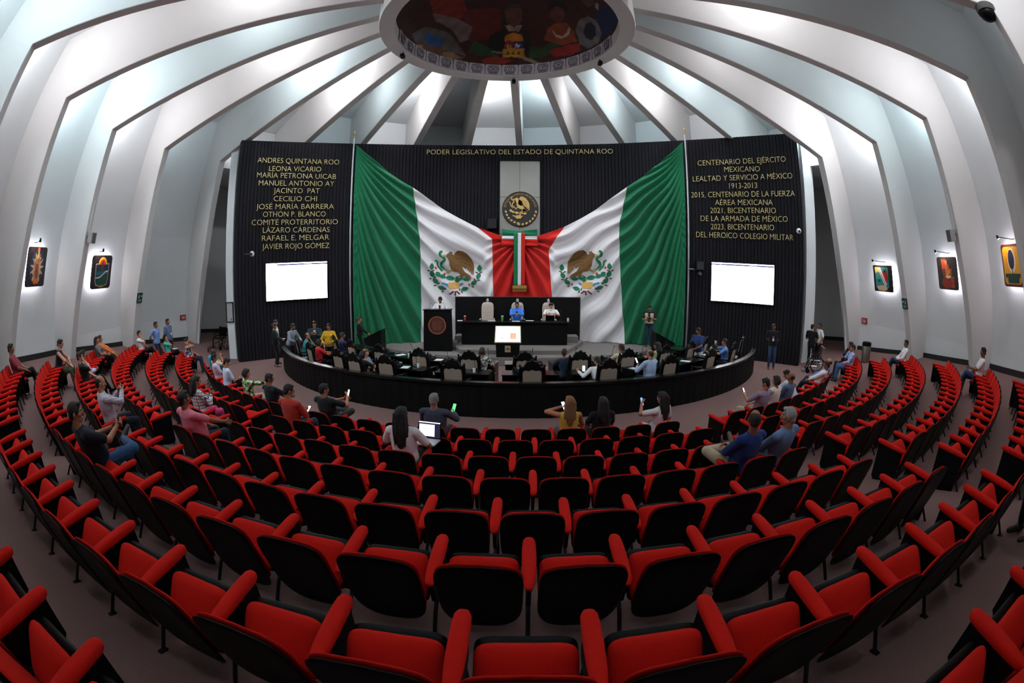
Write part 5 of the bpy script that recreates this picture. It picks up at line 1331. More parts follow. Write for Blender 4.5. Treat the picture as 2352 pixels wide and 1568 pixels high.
def person(label, loc, rz, pose='sit', k=1.0, fat=0.0, lean=16, tilt=0, twist=0, hip=None, head=(0, 0, 0), hf=.02, sk='b', hair='short', hairc=(24, 18, 16), top=((60, 60, 70),), sleeve='short', collar=None,
           bottom=(30, 32, 44), legs='seat', lh=None, rh=None, shoe=(24, 22, 22), glasses=False, vest=None, lanyard=None, jacket=False, near=False, curl=.6, fem=False, skirt=False, watch=False, long_l=.34, open_neck=None, hint=None, feet=None, beard=False, mask=None):
    r = thing('person', label, 'person', loc, rz)
    v_body = .0065 if near else .010; v_cl = .011 if near else .015
    V = Vector
    sit = pose == 'sit'
    H = V(hip) if hip else (V((0, -.22, .51)) if sit else V((0, 0, .93 * k)))
    L = (.47 if sit else .50) * k
    a, t = math.radians(lean), math.radians(tilt)
    d = V((math.sin(t), -math.sin(a) * math.cos(t), math.cos(a) * math.cos(t))).normalized()
    tw = math.radians(twist)
    rv = V((math.cos(tw), math.sin(tw), 0)); rv = (rv - d * rv.dot(d)).normalized()
    fwd = d.cross(rv)
    N = H + d * L
    sw = (.175 if fem else .205) * k
    Sh = {1: N - d * .055 * k + rv * sw, -1: N - d * .055 * k - rv * sw}
    Rh = rot(*head)
    hc = N + d * (.05 * k) + V((0, 0, .115 * k)) + fwd * hf
    hs = k ** .5
    hp = lambda x, y, z: hc + Rh @ (V((x, y, z)) * hs)
    body = MB()
    # ---- head and neck
    def el(m, c, rr_, n=12, mm=8): m.ellipsoid(hp(*c), [q * hs for q in rr_], n, mm, Rh)
    el(body, (0, -.008, .012), (.073, .093, .098), 16, 12); el(body, (0, .022, -.058), (.054, .062, .058)); el(body, (0, .058, -.092), (.026, .024, .022)); el(body, (0, .0, -.04), (.062, .07, .06))
    body.capsule(hp(0, .086, .012), .010 * hs, hp(0, .106, -.028), .015 * hs, 8); el(body, (-.013, .095, -.030), (.009, .010, .008)); el(body, (.013, .095, -.030), (.009, .010, .008))
    body.capsule(hp(-.036, .074, .026), .012 * hs, hp(.036, .074, .026), .012 * hs, 8)
    for s in (-1, 1):
        el(body, (s * .044, .058, -.022), (.024, .024, .022)); el(body, (s * .076, -.008, -.012), (.011, .020, .031))
    body.capsule(hp(-.018, .084, -.062), .009 * hs, hp(.018, .084, -.062), .009 * hs, 8); body.capsule(hp(-.014, .084, -.072), .009 * hs, hp(.014, .084, -.072), .009 * hs, 8)
    body.capsule(N - d * .05, (.056 if fem else .062) * k, hp(0, -.015, -.06), (.046 if fem else .054) * k, 12)
    # ---- torso
    wa = .135 + fat * .05; ch = .178 if not fem else .158
    secs = [(-.16, .10, .08, 0), (-.10, .155 + fat * .03, .105 + fat * .02, 0), (.05, .165 + fat * .04, .115 + fat * .04, .005), (.30, wa, .10 + fat * .07, .01 + fat * .03), (.55, ch - .005 + fat * .02, .108 + fat * .04, .012), (.74, ch + .005, .108, .01), (.88, ch * .95, .085, 0), (.97, .11, .06, -.005), (1.03, .06, .05, 0)]
    secs = [(q, x * k, y * k, o * k) for q, x, y, o in secs]
    spine_loft(body, H, d, rv, L, secs, -.004)
    if fem:
        for s in (-1, 1): body.ellipsoid(H + d * (.66 * L) + rv * (s * .075 * k) + fwd * (.095 * k), (.06 * k, .05 * k, .055 * k), 10, 8)
    # ---- arms
    l1, l2 = .285 * k, .255 * k
    el_, ha = {}, {}
    for s, tgt in ((-1, lh), (1, rh)):
        S = Sh[s]
        mode = tgt if isinstance(tgt, str) else None
        hv = V((s * .6, -.5, -.6))
        if tgt is None: mode = 'lap' if sit else 'side'
        if mode == 'lap': T = H + V((s * .09, .26, .10)); hv = V((s * .9, -.3, -.4))
        elif mode == 'rest': T = V((s * .275, H.y + .22, .655)); hv = V((s * .8, -.6, -.3))
        elif mode == 'phone': T = N + fwd * .30 * k - d * .18 + rv * (s * .05); hv = V((s * .8, -.1, -.8))
        elif mode == 'phone_low': T = N + fwd * .30 * k - d * .30 + rv * (s * .05); hv = V((s * .8, -.1, -.8))
        elif mode == 'phone_high': T = hp(s * .05, .26, -.06); hv = V((s * .7, .1, -.9))
        elif mode == 'chin': T = hp(s * .03, .115, -.115); hv = V((s * .5, .3, -.9))
        elif mode == 'cheek': T = hp(s * .075, .06, -.09); hv = V((s * .6, .3, -.9))
        elif mode == 'side': T = S + V((s * .06, .03, -.53 * k)); hv = V((s * .3, -1, 0))
        elif mode == 'pocket': T = H + V((s * .19, .06, -.02)); hv = V((s * .9, -.6, 0))
        elif mode == 'behind': T = H + V((s * .06, -.16, .04)); hv = V((s * 1, -.6, 0))
        elif mode == 'fold': T = N + fwd * .18 - d * .24 + rv * (-s * .12); hv = V((s * 1, .1, -.5))
        elif mode == 'desk': T = H + V((s * .14, .42, .24)); hv = V((s * .9, -.2, -.4))
        elif mode == 'back_of_chair': T = V((s * .45, H.y - .22, .78)); hv = V((s * .3, -.8, -.2))
        elif mode == 'knee': T = H + V((s * .12, .40, .09)); hv = V((s * .9, 0, .2))
        elif mode is None: T = V(tgt); hv = V((s * .8, -.3, -.6))
        if hint and s in hint: hv = V(hint[s])
        E, T = ik(S, T, l1, l2, hv)
        el_[s] = E; ha[s] = T
        body.capsule(S, .050 * k, E, .040 * k, 10); body.capsule(E, .040 * k, T, .027 * k, 10)
        f = (T - E).normalized()
        if mode in ('phone', 'phone_high', 'phone_low'): pn = (hp(0, .05, 0) - T).normalized() * .5 + rv * (-s); cu = .7
        elif mode in ('chin', 'cheek'): pn = (hp(0, 0, -.08) - T); f = (f + V((0, 0, .5))).normalized(); cu = .8
        elif mode in ('side', 'behind'): pn = rv * (-s); cu = .5
        elif mode in ('rest', 'desk', 'knee', 'lap'): pn = V((0, 0, -1)) + rv * (-s * .3); cu = curl * .6; f = (f + V((0, .3, 0))).normalized()
        else: pn = rv * (-s) + V((0, 0, -.2)); cu = curl
        side = V((0, 0, 1)) if mode not in ('rest', 'desk', 'knee', 'lap') else rv * (-s)
        hand(body, T + f * .01, f, pn, side, cu, k)
    # ---- legs
    hj = {s: H + rv * (s * .085 * k) + V((0, 0, -.02)) for s in (-1, 1)}
    kn, an = {}, {}
    tl, sl = .43 * k, .42 * k
    for s in (-1, 1):
        if not sit:
            an[s] = V((s * .10, (-.02 if s < 0 else .04), .075)) if not feet else V(feet[s])
            kn[s], an[s] = ik(hj[s], an[s], tl, sl, V((s * .1, 1, 0)))
        else:
            kn[s] = hj[s] + V((s * .045, tl * .995, .0)); an[s] = kn[s] + V((0, .06, -kn[s].z + .075))
    if sit and legs == 'cross':            # right thigh over the left
        kn[1] = hj[1] + V((-.09, tl * .97, .11)); an[1] = kn[1] + V((-.10, .20, -.34))
    if sit and legs == 'cross_l':
        kn[-1] = hj[-1] + V((.09, tl * .97, .11)); an[-1] = kn[-1] + V((.10, .20, -.34))
    if sit and legs == 'figure4':          # right ankle on the left knee
        kn[1] = hj[1] + V((.20, tl * .86, .14)); an[1] = kn[-1] + V((-.05, .02, .12))
    if sit and legs == 'figure4_l':
        kn[-1] = hj[-1] + V((-.20, tl * .86, .14)); an[-1] = kn[1] + V((.05, .02, .12))
    if sit and legs == 'wide':
        for s in (-1, 1): kn[s] += V((s * .08, 0, 0)); an[s] += V((s * .08, 0, 0))
    if sit and legs == 'out':
        for s in (-1, 1): kn[s] += V((0, .02, .03)); an[s] = kn[s] + V((0, .24, -.40))
    for s in (-1, 1):
        body.capsule(hj[s], .078 * k, kn[s], .052 * k, 10); body.capsule(kn[s], .052 * k, an[s], .034 * k, 10)
    shoes = []
    for s in (-1, 1):
        sh = an[s] - kn[s]; sh.normalize()
        fd = V((0, 1, 0)) if abs(sh.y) < .6 and abs(sh.x) < .6 else V((0, .5, .6))
        if legs in ('cross', 'figure4') and s == 1: fd = (V((-.25, .9, -.1)) if legs == 'cross' else V((-.2, .75, .75)))
        if legs in ('cross_l', 'figure4_l') and s == -1: fd = (V((.25, .9, -.1)) if legs == 'cross_l' else V((.2, .75, .75)))
        fd = (fd - sh * fd.dot(sh) * .75).normalized()
        heel = an[s] + sh * .035 * k - fd * .035 * k; toe = an[s] + sh * .045 * k + fd * .155 * k
        body.capsule(an[s], .036 * k, heel, .030 * k, 8); body.capsule(heel, .028 * k, toe, .022 * k, 8)
        shoes.append((an[s], heel, toe, sh))
    vox(body.build('body', skin(sk), r), v_body)
    # ---- face: eyes, brows, mouth
    for s in (-1, 1):
        m = MB(); el(m, (s * .031, .080, .004), (.013, .009, .0075), 10, 6); e = m.build('eye', EYEW, r, smooth=True)
        m = MB(); el(m, (s * .031, .0875, .004), (.006, .004, .006), 8, 5); m.build('iris', EYED, e, smooth=True)
        m = MB(); m.tube([hp(s * .016, .089, .027), hp(s * .034, .087, .031), hp(s * .050, .074, .025)], .0045 * hs, 6); m.build('eyebrow', hairm(hairc if hairc[0] < 120 else (90, 80, 70)), r, smooth=True)
    m = MB(); m.tube([hp(-.024, .085, -.067), hp(0, .0945, -.066), hp(.024, .085, -.067)], .005 * hs, 6); m.build('mouth', LIPS, r, smooth=True)
    # ---- hair
    m = MB()
    if hair == 'bald':
        for s in (-1, 1): el(m, (s * .058, -.035, -.005), (.024, .062, .045))
        el(m, (0, -.074, -.012), (.06, .03, .05))
    elif hair == 'thin':
        el(m, (0, -.022, .012), (.0785, .088, .082), 16, 10); el(m, (0, -.05, -.03), (.064, .05, .06))
    else:
        el(m, (0, -.014, .024), (.0795, .094, .092), 16, 12); el(m, (0, -.048, -.03), (.066, .052, .066)); el(m, (0, .046, .088), (.055, .036, .022))
        for s in (-1, 1): el(m, (s * .068, -.002, .012), (.014, .04, .04))
    if hair in ('long', 'wavy'):
        el(m, (0, -.03, .01), (.088, .092, .098), 14, 10)
        rg = random.Random(len(label))
        for i in range(8):
            q = i / 7; c = hp(0, -.07, -.02) * (1 - q) + (N - fwd * (.115 * k) - d * long_l + V((0, 0, .06))) * q
            m.ellipsoid(c, (.094 - .038 * q * q, .044 - .012 * q, .075), 12, 8)
        for i in range(16):                    # separate strands give the lower edge and the sides a broken outline
            x = rg.uniform(-1, 1); b_ = rg.uniform(.55, 1.12) * long_l; wv = .016 if hair == 'wavy' else .006
            P = [hp(.07 * x, -.085, .02)] + [hp(.08 * x, -.085, -.02) * (1 - q) + (N - fwd * (.135 * k) - d * b_ + rv * (.075 * x + wv * math.sin(9 * q + 6 * x)) + V((0, 0, .05))) * q for q in (.25, .5, .75, 1.0)]
            m.tube(P, [.02, .022, .022, .018, .006], 7)
        for s in (-1, 1): m.capsule(hp(s * .07, -.02, -.03), .026, N + rv * (s * .085) - fwd * .07 - d * .08, .028, 8)
    if hair == 'mid':
        el(m, (0, -.045, -.02), (.09, .075, .09)); 
        for s in (-1, 1): el(m, (s * .075, -.015, -.05), (.022, .045, .07))
    if hair in ('bun', 'pony'):
        el(m, (0, -.115, .03), (.042, .04, .042))
        if hair == 'pony': m.capsule(hp(0, -.12, .02), .035, hp(0, -.13, -.16), .018, 8)
    if hair == 'curly':
        rg = random.Random(len(label))
        for i in range(26):
            q = rg.uniform(-PI, PI); z = rg.uniform(-.03, .11); el(m, (.07 * math.cos(q), -.015 + .075 * math.sin(q) - .01, z), (.032, .032, .028), 8, 6)
    if beard: el(m, (0, .040, -.080), (.054, .050, .040)); 
    vox(m.build('hair', hairm(hairc), r), .008 if near else .011, 2)
    if beard: pass
    # ---- clothes
    tm = cloth(*top)
    G = .014 if not jacket else .022
    m = MB(); s2 = [x for x in secs]
    if fem and not jacket: s2 = s2[:-1]
    spine_loft(m, H, d, rv, L, s2[1:] if True else s2, G)
    if fem:
        for s in (-1, 1): m.ellipsoid(H + d * (.66 * L) + rv * (s * .075 * k) + fwd * (.095 * k), (.066 * k + .01, .056 * k + .01, .062 * k + .01), 10, 8)
    for s in (-1, 1):
        S, E, T = Sh[s], el_[s], ha[s]
        if sleeve == 'none': m.capsule(N - d * .03 + rv * (s * .06), .05, S - d * .01 - rv * (s * .02), .055 * k, 10)
        else:
            m.capsule(N - d * .03 + rv * (s * .06), .055 * k, S, .062 * k + G * .4, 10)
            if sleeve == 'short': m.capsule(S, .062 * k, S + (E - S) * .72, .060 * k, 10)
            else:
                m.capsule(S, .062 * k, E, .053 * k + G * .3, 10); m.capsule(E, .053 * k, E + (T - E) * .92, .040 * k + G * .2, 10)
    vox(m.build('jacket' if jacket else ('shirt' if not fem else 'blouse'), tm, r), v_cl)
    if collar:
        m = MB(); q = [N + d * (.012) + (rv * math.cos(2 * PI * i / 16) + fwd * math.sin(2 * PI * i / 16)) * (.070 * k) + fwd * .004 for i in range(16)]
        m.loft([[p + d * o + (p - N).normalized() * w_ for o, w_ in ((-.03, .012), (.022, -.006), (.018, -.014), (-.03, -.004))] for p in q], closed=True); m.build('collar', cloth(collar), r, smooth=True)
    if vest:
        m = MB(); spine_loft(m, H, d, rv, L, [x for x in secs[2:7]], .030)
        for s in (-1, 1): m.capsule(N - d * .05 + rv * (s * .07) + fwd * .02, .05, Sh[s] - rv * (s * .03), .06, 8)
        vox(m.build('vest', cloth(vest), r), v_cl)
        m = MB(); q = H + d * (.55 * L) + fwd * (.108 * k + .036)
        m.pad(super_outline(.045, .20, 4, 4), q, rv, d, .02); m.build('shirt_front', tm, r, smooth=True)
    if open_neck:
        m = MB(); q = H + d * (.72 * L) + fwd * (.108 * k + G + .002 + (.03 if fem else 0)); m.prism([(-.045, .10), (.045, .10), (.012, -.13), (-.012, -.13)], q, rv, d, .012); m.build('shirt_front', cloth(open_neck), r, fix=True)
    if lanyard:
        m = MB()
        for s in (-1, 1): m.tube([N + rv * (s * .065) - d * .01 + fwd * .03, H + d * (.62 * L) + rv * (s * .02) + fwd * (.125 * k + fat * .05), H + d * (.46 * L) + fwd * (.132 * k + fat * .06)], .006, 6)
        lr = m.build('lanyard', cloth(lanyard), r)
        m = MB(); q = H + d * (.38 * L) + fwd * (.134 * k + fat * .07); m.prism([(-.035, -.05), (.035, -.05), (.035, .05), (-.035, .05)], q, rv, d, .006); m.build('badge', PAPER, lr, fix=True)
    if bottom:
        bm_ = cloth(bottom)
        m = MB(); spine_loft(m, H, d, rv, L, [(q, x, y, o) for q, x, y, o in secs[:3]] + [(.12, .155 * k + fat * .04, .115 * k + fat * .04, .005)], .012)
        for s in (-1, 1):
            m.capsule(hj[s], .092 * k, kn[s], .066 * k, 10)
            if not skirt: m.capsule(kn[s], .066 * k, an[s] + (kn[s] - an[s]) * .10, .050 * k, 10)
        if skirt: m.capsule(hj[-1] * .5 + hj[1] * .5, .12, kn[-1] * .5 + kn[1] * .5, .11, 12)
        vox(m.build('trousers' if not skirt else 'skirt', bm_, r), v_cl)
    for A, he, to, sh in shoes:
        m = MB(); m.capsule(he, .040 * k, to, .032 * k, 10); m.capsule(A, .044 * k, he, .040 * k, 10); m.capsule(he + sh * .016, .034 * k, to + sh * .008, .028 * k, 10)
        vox(m.build('shoe', cmat(*shoe, .5), r), .011, 2)
    if glasses:
        m = MB()
        for s in (-1, 1):
            m.loft([[hp(s * .033 + (.024 + w_) * math.cos(q), .098 + o, .004 + (.018 + w_) * math.sin(q)) for w_, o in ((0, 0), (.003, 0), (.003, .004), (0, .004))] for q in [2 * PI * i / 14 for i in range(14)]], closed=True)
            m.tube([hp(s * .058, .097, .008), hp(s * .078, .04, .008), hp(s * .080, -.02, .004)], .0025, 5)
        m.tube([hp(-.010, .101, .008), hp(.010, .101, .008)], .0025, 5); m.build('glasses', BLACKPL, r)
    if watch:
        m = MB(); p = ha[-1] + (el_[-1] - ha[-1]).normalized() * .03; dd = (el_[-1] - ha[-1]).normalized(); m.tube([p - dd * .012, p + dd * .012], .036 * k, 12); m.build('wristwatch', BLACKPL, r)
    Mw = Matrix.Translation(Vector(loc)) @ Matrix.Rotation(rz, 4, 'Z')
    return r, {'hands': {s: Mw @ (ha[s] + (ha[s] - el_[s]).normalized() * .07) for s in (-1, 1)}, 'head': Mw @ hc, 'M': Mw, 'local_head': hc, 'fwd': Mw.to_3x3() @ fwd}
SCREENS = {'white': (240, 240, 250), 'blue': (110, 150, 210), 'green': (90, 190, 120), 'dark': (20, 22, 30)}
def phone(P, look, label, screen='white', up=(0, 0, 1), est=1.6):
    """a phone at P whose screen looks towards LOOK"""
    n = (Vector(look) - Vector(P)).normalized(); u = Vector(up).cross(n).normalized(); v = n.cross(u)
    r = frame_obj('phone', label, 'phone', Vector(P), u, v, n)
    m = MB(); m.prism(rr_poly(.037, .076, .008, 3), Z_ * -.004, X_, Y_, .008); m.build('case', BLACKPL, r, fix=True)
    c = SCREENS[screen]
    m = MB(); m.prism(rr_poly(.034, .072, .006, 3), Z_ * .0042, X_, Y_, .0008); m.build('screen', mat('phone_' + screen, srgb(*c), .2, emit=srgb(*c), estr=est if screen != 'dark' else .1), r, fix=True)
def sitter(row, block, j, label, dx=0.0, dy=0.0, **kw):
    p, a = seat_frame(row, block, j)
    M_ = Matrix.Rotation(a, 3, 'Z'); p = p + M_ @ Vector((dx, dy, 0))
    return person(label, p, a, 'sit', **kw)
def mid_hands(i): return (i['hands'][-1] + i['hands'][1]) / 2
def to_head(i): return i['head']
BLK, DBR, GRY, BRN, LBR = (16, 13, 13), (34, 24, 20), (128, 126, 126), (52, 34, 26), (120, 84, 50)
# ------------------------------------------------ left block
sitter(7, 'left', 8, 'person in a maroon shirt with sunglasses on the head, lone on the hindmost left row', lean=20, fat=.6, top=((126, 44, 56),), sleeve='short', bottom=(20, 20, 24), sk='c', lh='lap', rh='lap', legs='cross', head=(-8, -6, 0), glasses=False)
sitter(6, 'left', 10, 'person in a sleeveless dark navy hooded top leaning forward with hands on thighs', lean=-14, top=((26, 32, 44),), sleeve='none', bottom=(74, 76, 58), sk='a', glasses=True, lh='knee', rh='knee', legs='wide', head=(-10, -16, 0), k=1.04)
r, i = sitter(5, 'left', 7, 'person in a black T-shirt and glasses with a hand raised to the chin', lean=16, top=((20, 20, 22),), bottom=(22, 22, 26), sk='a', glasses=True, rh='chin', lh='lap', legs='cross', head=(-16, 0, 0))
sitter(5, 'left', 8, 'person with dark hair in lilac sleeves and jeans beside the black T-shirt wearer', lean=10, fem=True, top=((190, 176, 206),), sleeve='long', bottom=(54, 76, 116), hair='mid', hairc=DBR, lh='phone_low', rh='phone_low', k=.95)
sitter(5, 'left', 14, 'woman in a grey top with very long dark hair near the left wall', lean=12, fem=True, top=((92, 92, 96),), sleeve='short', bottom=(20, 20, 24), hair='long', hairc=DBR, lh='lap', rh=(.10, .08, .66), legs='cross', head=(-20, 4, 0), k=.95)
sitter(5, 'left', 15, 'person in orange top and orange trousers beside the long-haired woman in grey', lean=14, fem=True, top=((200, 108, 60),), sleeve='long', bottom=(196, 118, 50), hair='pony', hairc=DBR, lh='knee', rh='knee', k=.93, legs='cross')
sitter(4, 'left', 17, 'person in a white T-shirt holding the chin at the end of the fourth left row', lean=10, top=((216, 214, 214),), bottom=(24, 24, 30), rh='chin', lh='lap', legs='cross', head=(-25, 0, 0), sk='b')
sitter(3, 'left', 17, 'woman in a turquoise blouse with a notepad on crossed legs', lean=12, fem=True, top=((64, 176, 160),), sleeve='short', bottom=(18, 18, 22), hair='mid', hairc=BLK, rh='chin', lh='lap', legs='cross', head=(-20, 0, 0), k=.95)
p, a = seat_frame(3, 'left', 17); paper(p + Matrix.Rotation(a, 3, 'Z') @ Vector((.04, .08, .685)), a, 'white notepad on the lap of the turquoise-blouse woman', .15, .2)
sitter(2, 'left', 15, 'woman in a floral sleeveless top resting the cheek on a hand', lean=12, fem=True, fat=.5, top=((60, 66, 96), 'floral', (214, 210, 216), 26), sleeve='none', bottom=(34, 38, 60), hair='bun', hairc=DBR, rh='cheek', lh='lap', head=(-22, 0, 6), sk='b', k=.96)
sitter(1, 'left', 11, 'person in a bright turquoise vest at the far end of the front left row', lean=10, fat=.4, top=((40, 150, 186),), sleeve='long', bottom=(52, 62, 84), hairc=DBR, lh='lap', rh='lap', head=(-10, -4, 0), sk='c')
r, i = sitter(1, 'left', 9, 'person in cream shirt and dark vest holding up a phone, front left row', lean=4, top=((216, 204, 184),), sleeve='short', vest=(30, 32, 44), bottom=(50, 66, 96), hairc=BLK, rh='phone_high', lh='phone_high', head=(-14, -6, 0))
phone(mid_hands(i), to_head(i), 'lit phone held up by the cream-shirted front row sitter', 'white')
sitter(1, 'left', 8, 'person in a pale lilac shirt between cream and pale blue shirts, front left', lean=12, top=((206, 196, 214),), sleeve='short', bottom=(28, 30, 40), hairc=BLK, sk='c', head=(-8, -8, 0), lh='lap', rh='lap')
r, i = sitter(1, 'left', 6, 'person in a pale blue shirt bowed over a phone in the front left row', lean=-4, top=((188, 206, 232),), sleeve='short', bottom=(18, 18, 24), hairc=BLK, lh='phone_low', rh='phone_low', legs='cross', head=(-10, -28, 0), sk='b')
phone(mid_hands(i), to_head(i), 'dark phone in the hands of the bowed pale blue shirt sitter', 'blue')
r, i = sitter(1, 'left', 3, 'woman in a green leaf-print blouse holding a phone, front left row', lean=6, fem=True, top=((96, 168, 60), 'floral', (222, 224, 216), 16), sleeve='long', bottom=(196, 190, 180), hair='mid', hairc=DBR, lh=(-.10, .20, .80), rh=(.22, .34, .84), head=(-30, -14, 0), k=.95)
phone((i['hands'][-1] * .5 + i['hands'][1] * .5), to_head(i), 'phone held out by the leaf-print blouse woman', 'white')
sitter(1, 'left', 1, 'person in a black polo and glasses with a wristwatch, near the left aisle', lean=8, fat=.4, top=((20, 26, 34),), sleeve='short', bottom=(196, 186, 168), glasses=True, lh=(-.06, .16, .66), rh=(.14, .22, .68), head=(-22, -16, 0), hairc=BLK, sk='c', watch=True)
r, i = sitter(5, 'left', 0, 'person in a white lilac-checked shirt holding a phone high, fifth left row', lean=12, fat=.2, top=((206, 200, 208), 'check', (160, 146, 170), 9), sleeve='long', collar=(206, 200, 208), bottom=(26, 30, 46), rh=(.08, .06, .98), lh=(-.02, .02, .95), head=(-14, -8, 0), hair='thin', hairc=BLK, near=True, sk='b', legs='wide')
phone(mid_hands(i), to_head(i), 'phone held high by the lilac-checked shirt wearer', 'dark')
r, i = sitter(3, 'left', 1, 'woman in a white windowpane-check blouse and bright pink trousers with a phone', lean=4, fem=True, top=((222, 222, 222), 'plaid', (70, 74, 96), 5), sleeve='long', bottom=(222, 70, 130), hair='long', hairc=DBR, rh='phone', lh='phone', head=(-10, -20, 0), near=True, k=.97, long_l=.1)
phone(mid_hands(i), to_head(i), 'phone in the hands of the woman in pink trousers', 'dark')
# ------------------------------------------------ middle block
sitter(4, 'middle', 0, 'person in a pink short-sleeved shirt with an arm on the armrest', dx=-.05, lean=22, fat=.7, top=((214, 116, 136),), sleeve='short', collar=(214, 116, 136), bottom=(26, 40, 56), rh=(.30, .12, .70), lh='lap', head=(-12, 4, 0), hairc=BLK, sk='c', near=True, hint={1: (.8, -.5, -.2)})
r, i = sitter(6, 'middle', 1, 'person in a dark navy T-shirt and jeans with a raised leg', dx=.26, lean=26, fat=.4, top=((16, 22, 34),), sleeve='short', bottom=(52, 82, 124), rh=(.10, .06, .86), lh=(.02, .02, .84), head=(-26, -4, 0), hairc=BLK, sk='b', near=True, legs='figure4', shoe=(52, 50, 52), curl=.35)
phone(mid_hands(i) + Vector((0, 0, .02)), to_head(i), 'phone between the hands of the navy T-shirt wearer', 'dark')
r, i = sitter(2, 'middle', 0, 'person in a brick red shirt and glasses, left end of second middle row', lean=6, top=((168, 52, 42),), sleeve='long', bottom=(50, 60, 84), glasses=True, rh='phone_low', lh='phone_low', head=(-18, -22, 0), hairc=BLK, near=True, sk='b', fat=.2)
phone(mid_hands(i) + Vector((.08, 0, 0)), to_head(i), 'lit phone in front of the brick red shirt wearer', 'white')
r, i = sitter(1, 'middle', 0, 'person in a black polo with striped collar reading a phone, front middle row', lean=12, fat=.4, top=((22, 26, 32),), sleeve='short', collar=(70, 64, 58), bottom=(62, 62, 64), glasses=True, rh=(.24, .10, .92), lh=(.14, .08, .88), head=(-24, -8, 0), hairc=BLK, near=True, legs='figure4', sk='b')
phone(mid_hands(i) + Vector((.04, 0, .06)), to_head(i), 'phone showing a pale page held by the striped-collar polo wearer', 'white')
r, i = sitter(1, 'middle', 4, 'grey-haired person in a slate blue polo seen from behind in the front middle row', lean=10, fat=.6, top=((62, 68, 84),), sleeve='long', collar=(98, 96, 100), bottom=(40, 42, 48), rh=(.24, .14, .78), lh='lap', head=(-4, -10, 0), hairc=GRY, near=True, sk='b')
phone(i['hands'][1] + Vector((0, .0, .08)), to_head(i), 'phone with a green picture beside the slate blue polo', 'green')
r, i = sitter(1, 'middle', 8, 'woman with long blonde wavy half-tied hair and bare shoulders, front middle row', lean=6, fem=True, top=((196, 160, 62),), sleeve='none', bottom=(60, 56, 60), hair='wavy', hairc=LBR, lh=(-.14, -.12, 1.0), rh='lap', head=(10, -8, 0), near=True, sk='b', k=.96, long_l=.20)
phone(i['hands'][-1], to_head(i), 'white phone at the ear side of the blonde wavy-haired woman', 'white')
sitter(1, 'middle', 9, 'woman all in black with long black hair in the front middle row', lean=10, fem=True, top=((22, 20, 30),), sleeve='short', bottom=(18, 18, 22), hair='long', hairc=BLK, lh='lap', rh='lap', head=(0, -10, 0), near=True, k=.94, long_l=.16, fat=.3)
r, i = sitter(1, 'middle', 11, 'woman in a white blouse with long straight black hair, right end of front middle row', lean=8, twist=22, fem=True, top=((218, 212, 214),), sleeve='short', bottom=(196, 186, 186), hair='long', hairc=BLK, lh=(-.26, .02, .94), rh='lap', head=(26, -10, 0), near=True, sk='b', k=.97, long_l=.22)
phone(i['hands'][-1], to_head(i), 'pale blue phone held by the white-bloused woman', 'blue')
r, i = sitter(3, 'middle', 5, 'woman in a white top with long black hair typing on a laptop, third row', lean=6, fem=True, fat=.3, top=((222, 218, 222),), sleeve='short', bottom=(30, 30, 38), hair='long', hairc=BLK, lh=(-.16, .06, .70), rh=(.20, .06, .68), head=(-4, -14, 0), near=True, sk='c', k=.98, long_l=.24)
p, a = seat_frame(3, 'middle', 5); laptop(p + Matrix.Rotation(a, 3, 'Z') @ Vector((.17, .16, .62)), a - .12, 'open laptop with a lit page on the lap of the white-topped woman', True, 1.75)
sitter(4, 'middle', 13, 'person in a bright navy suit jacket and khaki trousers with legs crossed', dx=-.06, lean=14, tilt=5, twist=14, fat=.2, top=((22, 44, 104),), jacket=True, sleeve='long', bottom=(176, 164, 138), lh='lap', rh='fold', head=(-32, -14, 0), hair='thin', hairc=DBR, near=True, legs='figure4_l', shoe=(92, 66, 52), sk='c')
sitter(4, 'middle', 14, 'grey-haired person in a light denim shirt beside the navy suit', dx=-.03, lean=18, twist=12, top=((96, 120, 156),), sleeve='long', collar=(96, 120, 156), bottom=(70, 72, 78), lh='lap', rh='lap', head=(38, -4, 0), hairc=(150, 148, 146), near=True, sk='b')
# ------------------------------------------------ right block
r, i = sitter(1, 'right', 2, 'person in a grey lilac checked shirt and khaki trousers with a bright phone', lean=12, fat=.3, top=((150, 140, 160), 'check', (120, 110, 134), 14), sleeve='short', bottom=(178, 168, 146), lh=(-.20, .10, .82), rh='lap', head=(14, -18, 0), hairc=BLK, near=True, sk='b', legs='wide')
phone(i['hands'][-1] + Vector((0, 0, .05)), to_head(i), 'very bright phone held by the lilac checked shirt wearer', 'white', est=4)
r, i = sitter(1, 'right', 3, 'woman in a white blouse and black trousers raising a phone, front right row', lean=4, fem=True, top=((220, 212, 200),), sleeve='short', bottom=(20, 22, 24), hair='mid', hairc=DBR, lh='phone_high', rh='phone_high', head=(14, -8, 0), near=True, legs='cross_l', k=.95)
phone(mid_hands(i), to_head(i), 'phone raised by the woman in white blouse and black trousers', 'dark')
sitter(1, 'right', 4, 'balding person in a denim shirt behind the white-bloused woman, front right row', lean=14, top=((82, 104, 134),), sleeve='short', bottom=(44, 48, 60), hair='bald', hairc=DBR, head=(10, -8, 0), sk='c', lh='lap', rh='lap', fat=.3)
sitter(1, 'right', 5, 'person in a pale grey shirt bent far forward, front right row', lean=-30, top=((178, 186, 200),), sleeve='short', bottom=(84, 112, 132), hairc=BLK, head=(10, -30, 0), lh='knee', rh='knee', sk='b', fat=.3)
sitter(1, 'right', 9, 'person in a white long-sleeved shirt reclining in the front right row', lean=30, top=((222, 220, 222),), sleeve='long', bottom=(26, 30, 44), hairc=DBR, sk='d', head=(10, 0, 0), lh='lap', rh='lap', legs='out')
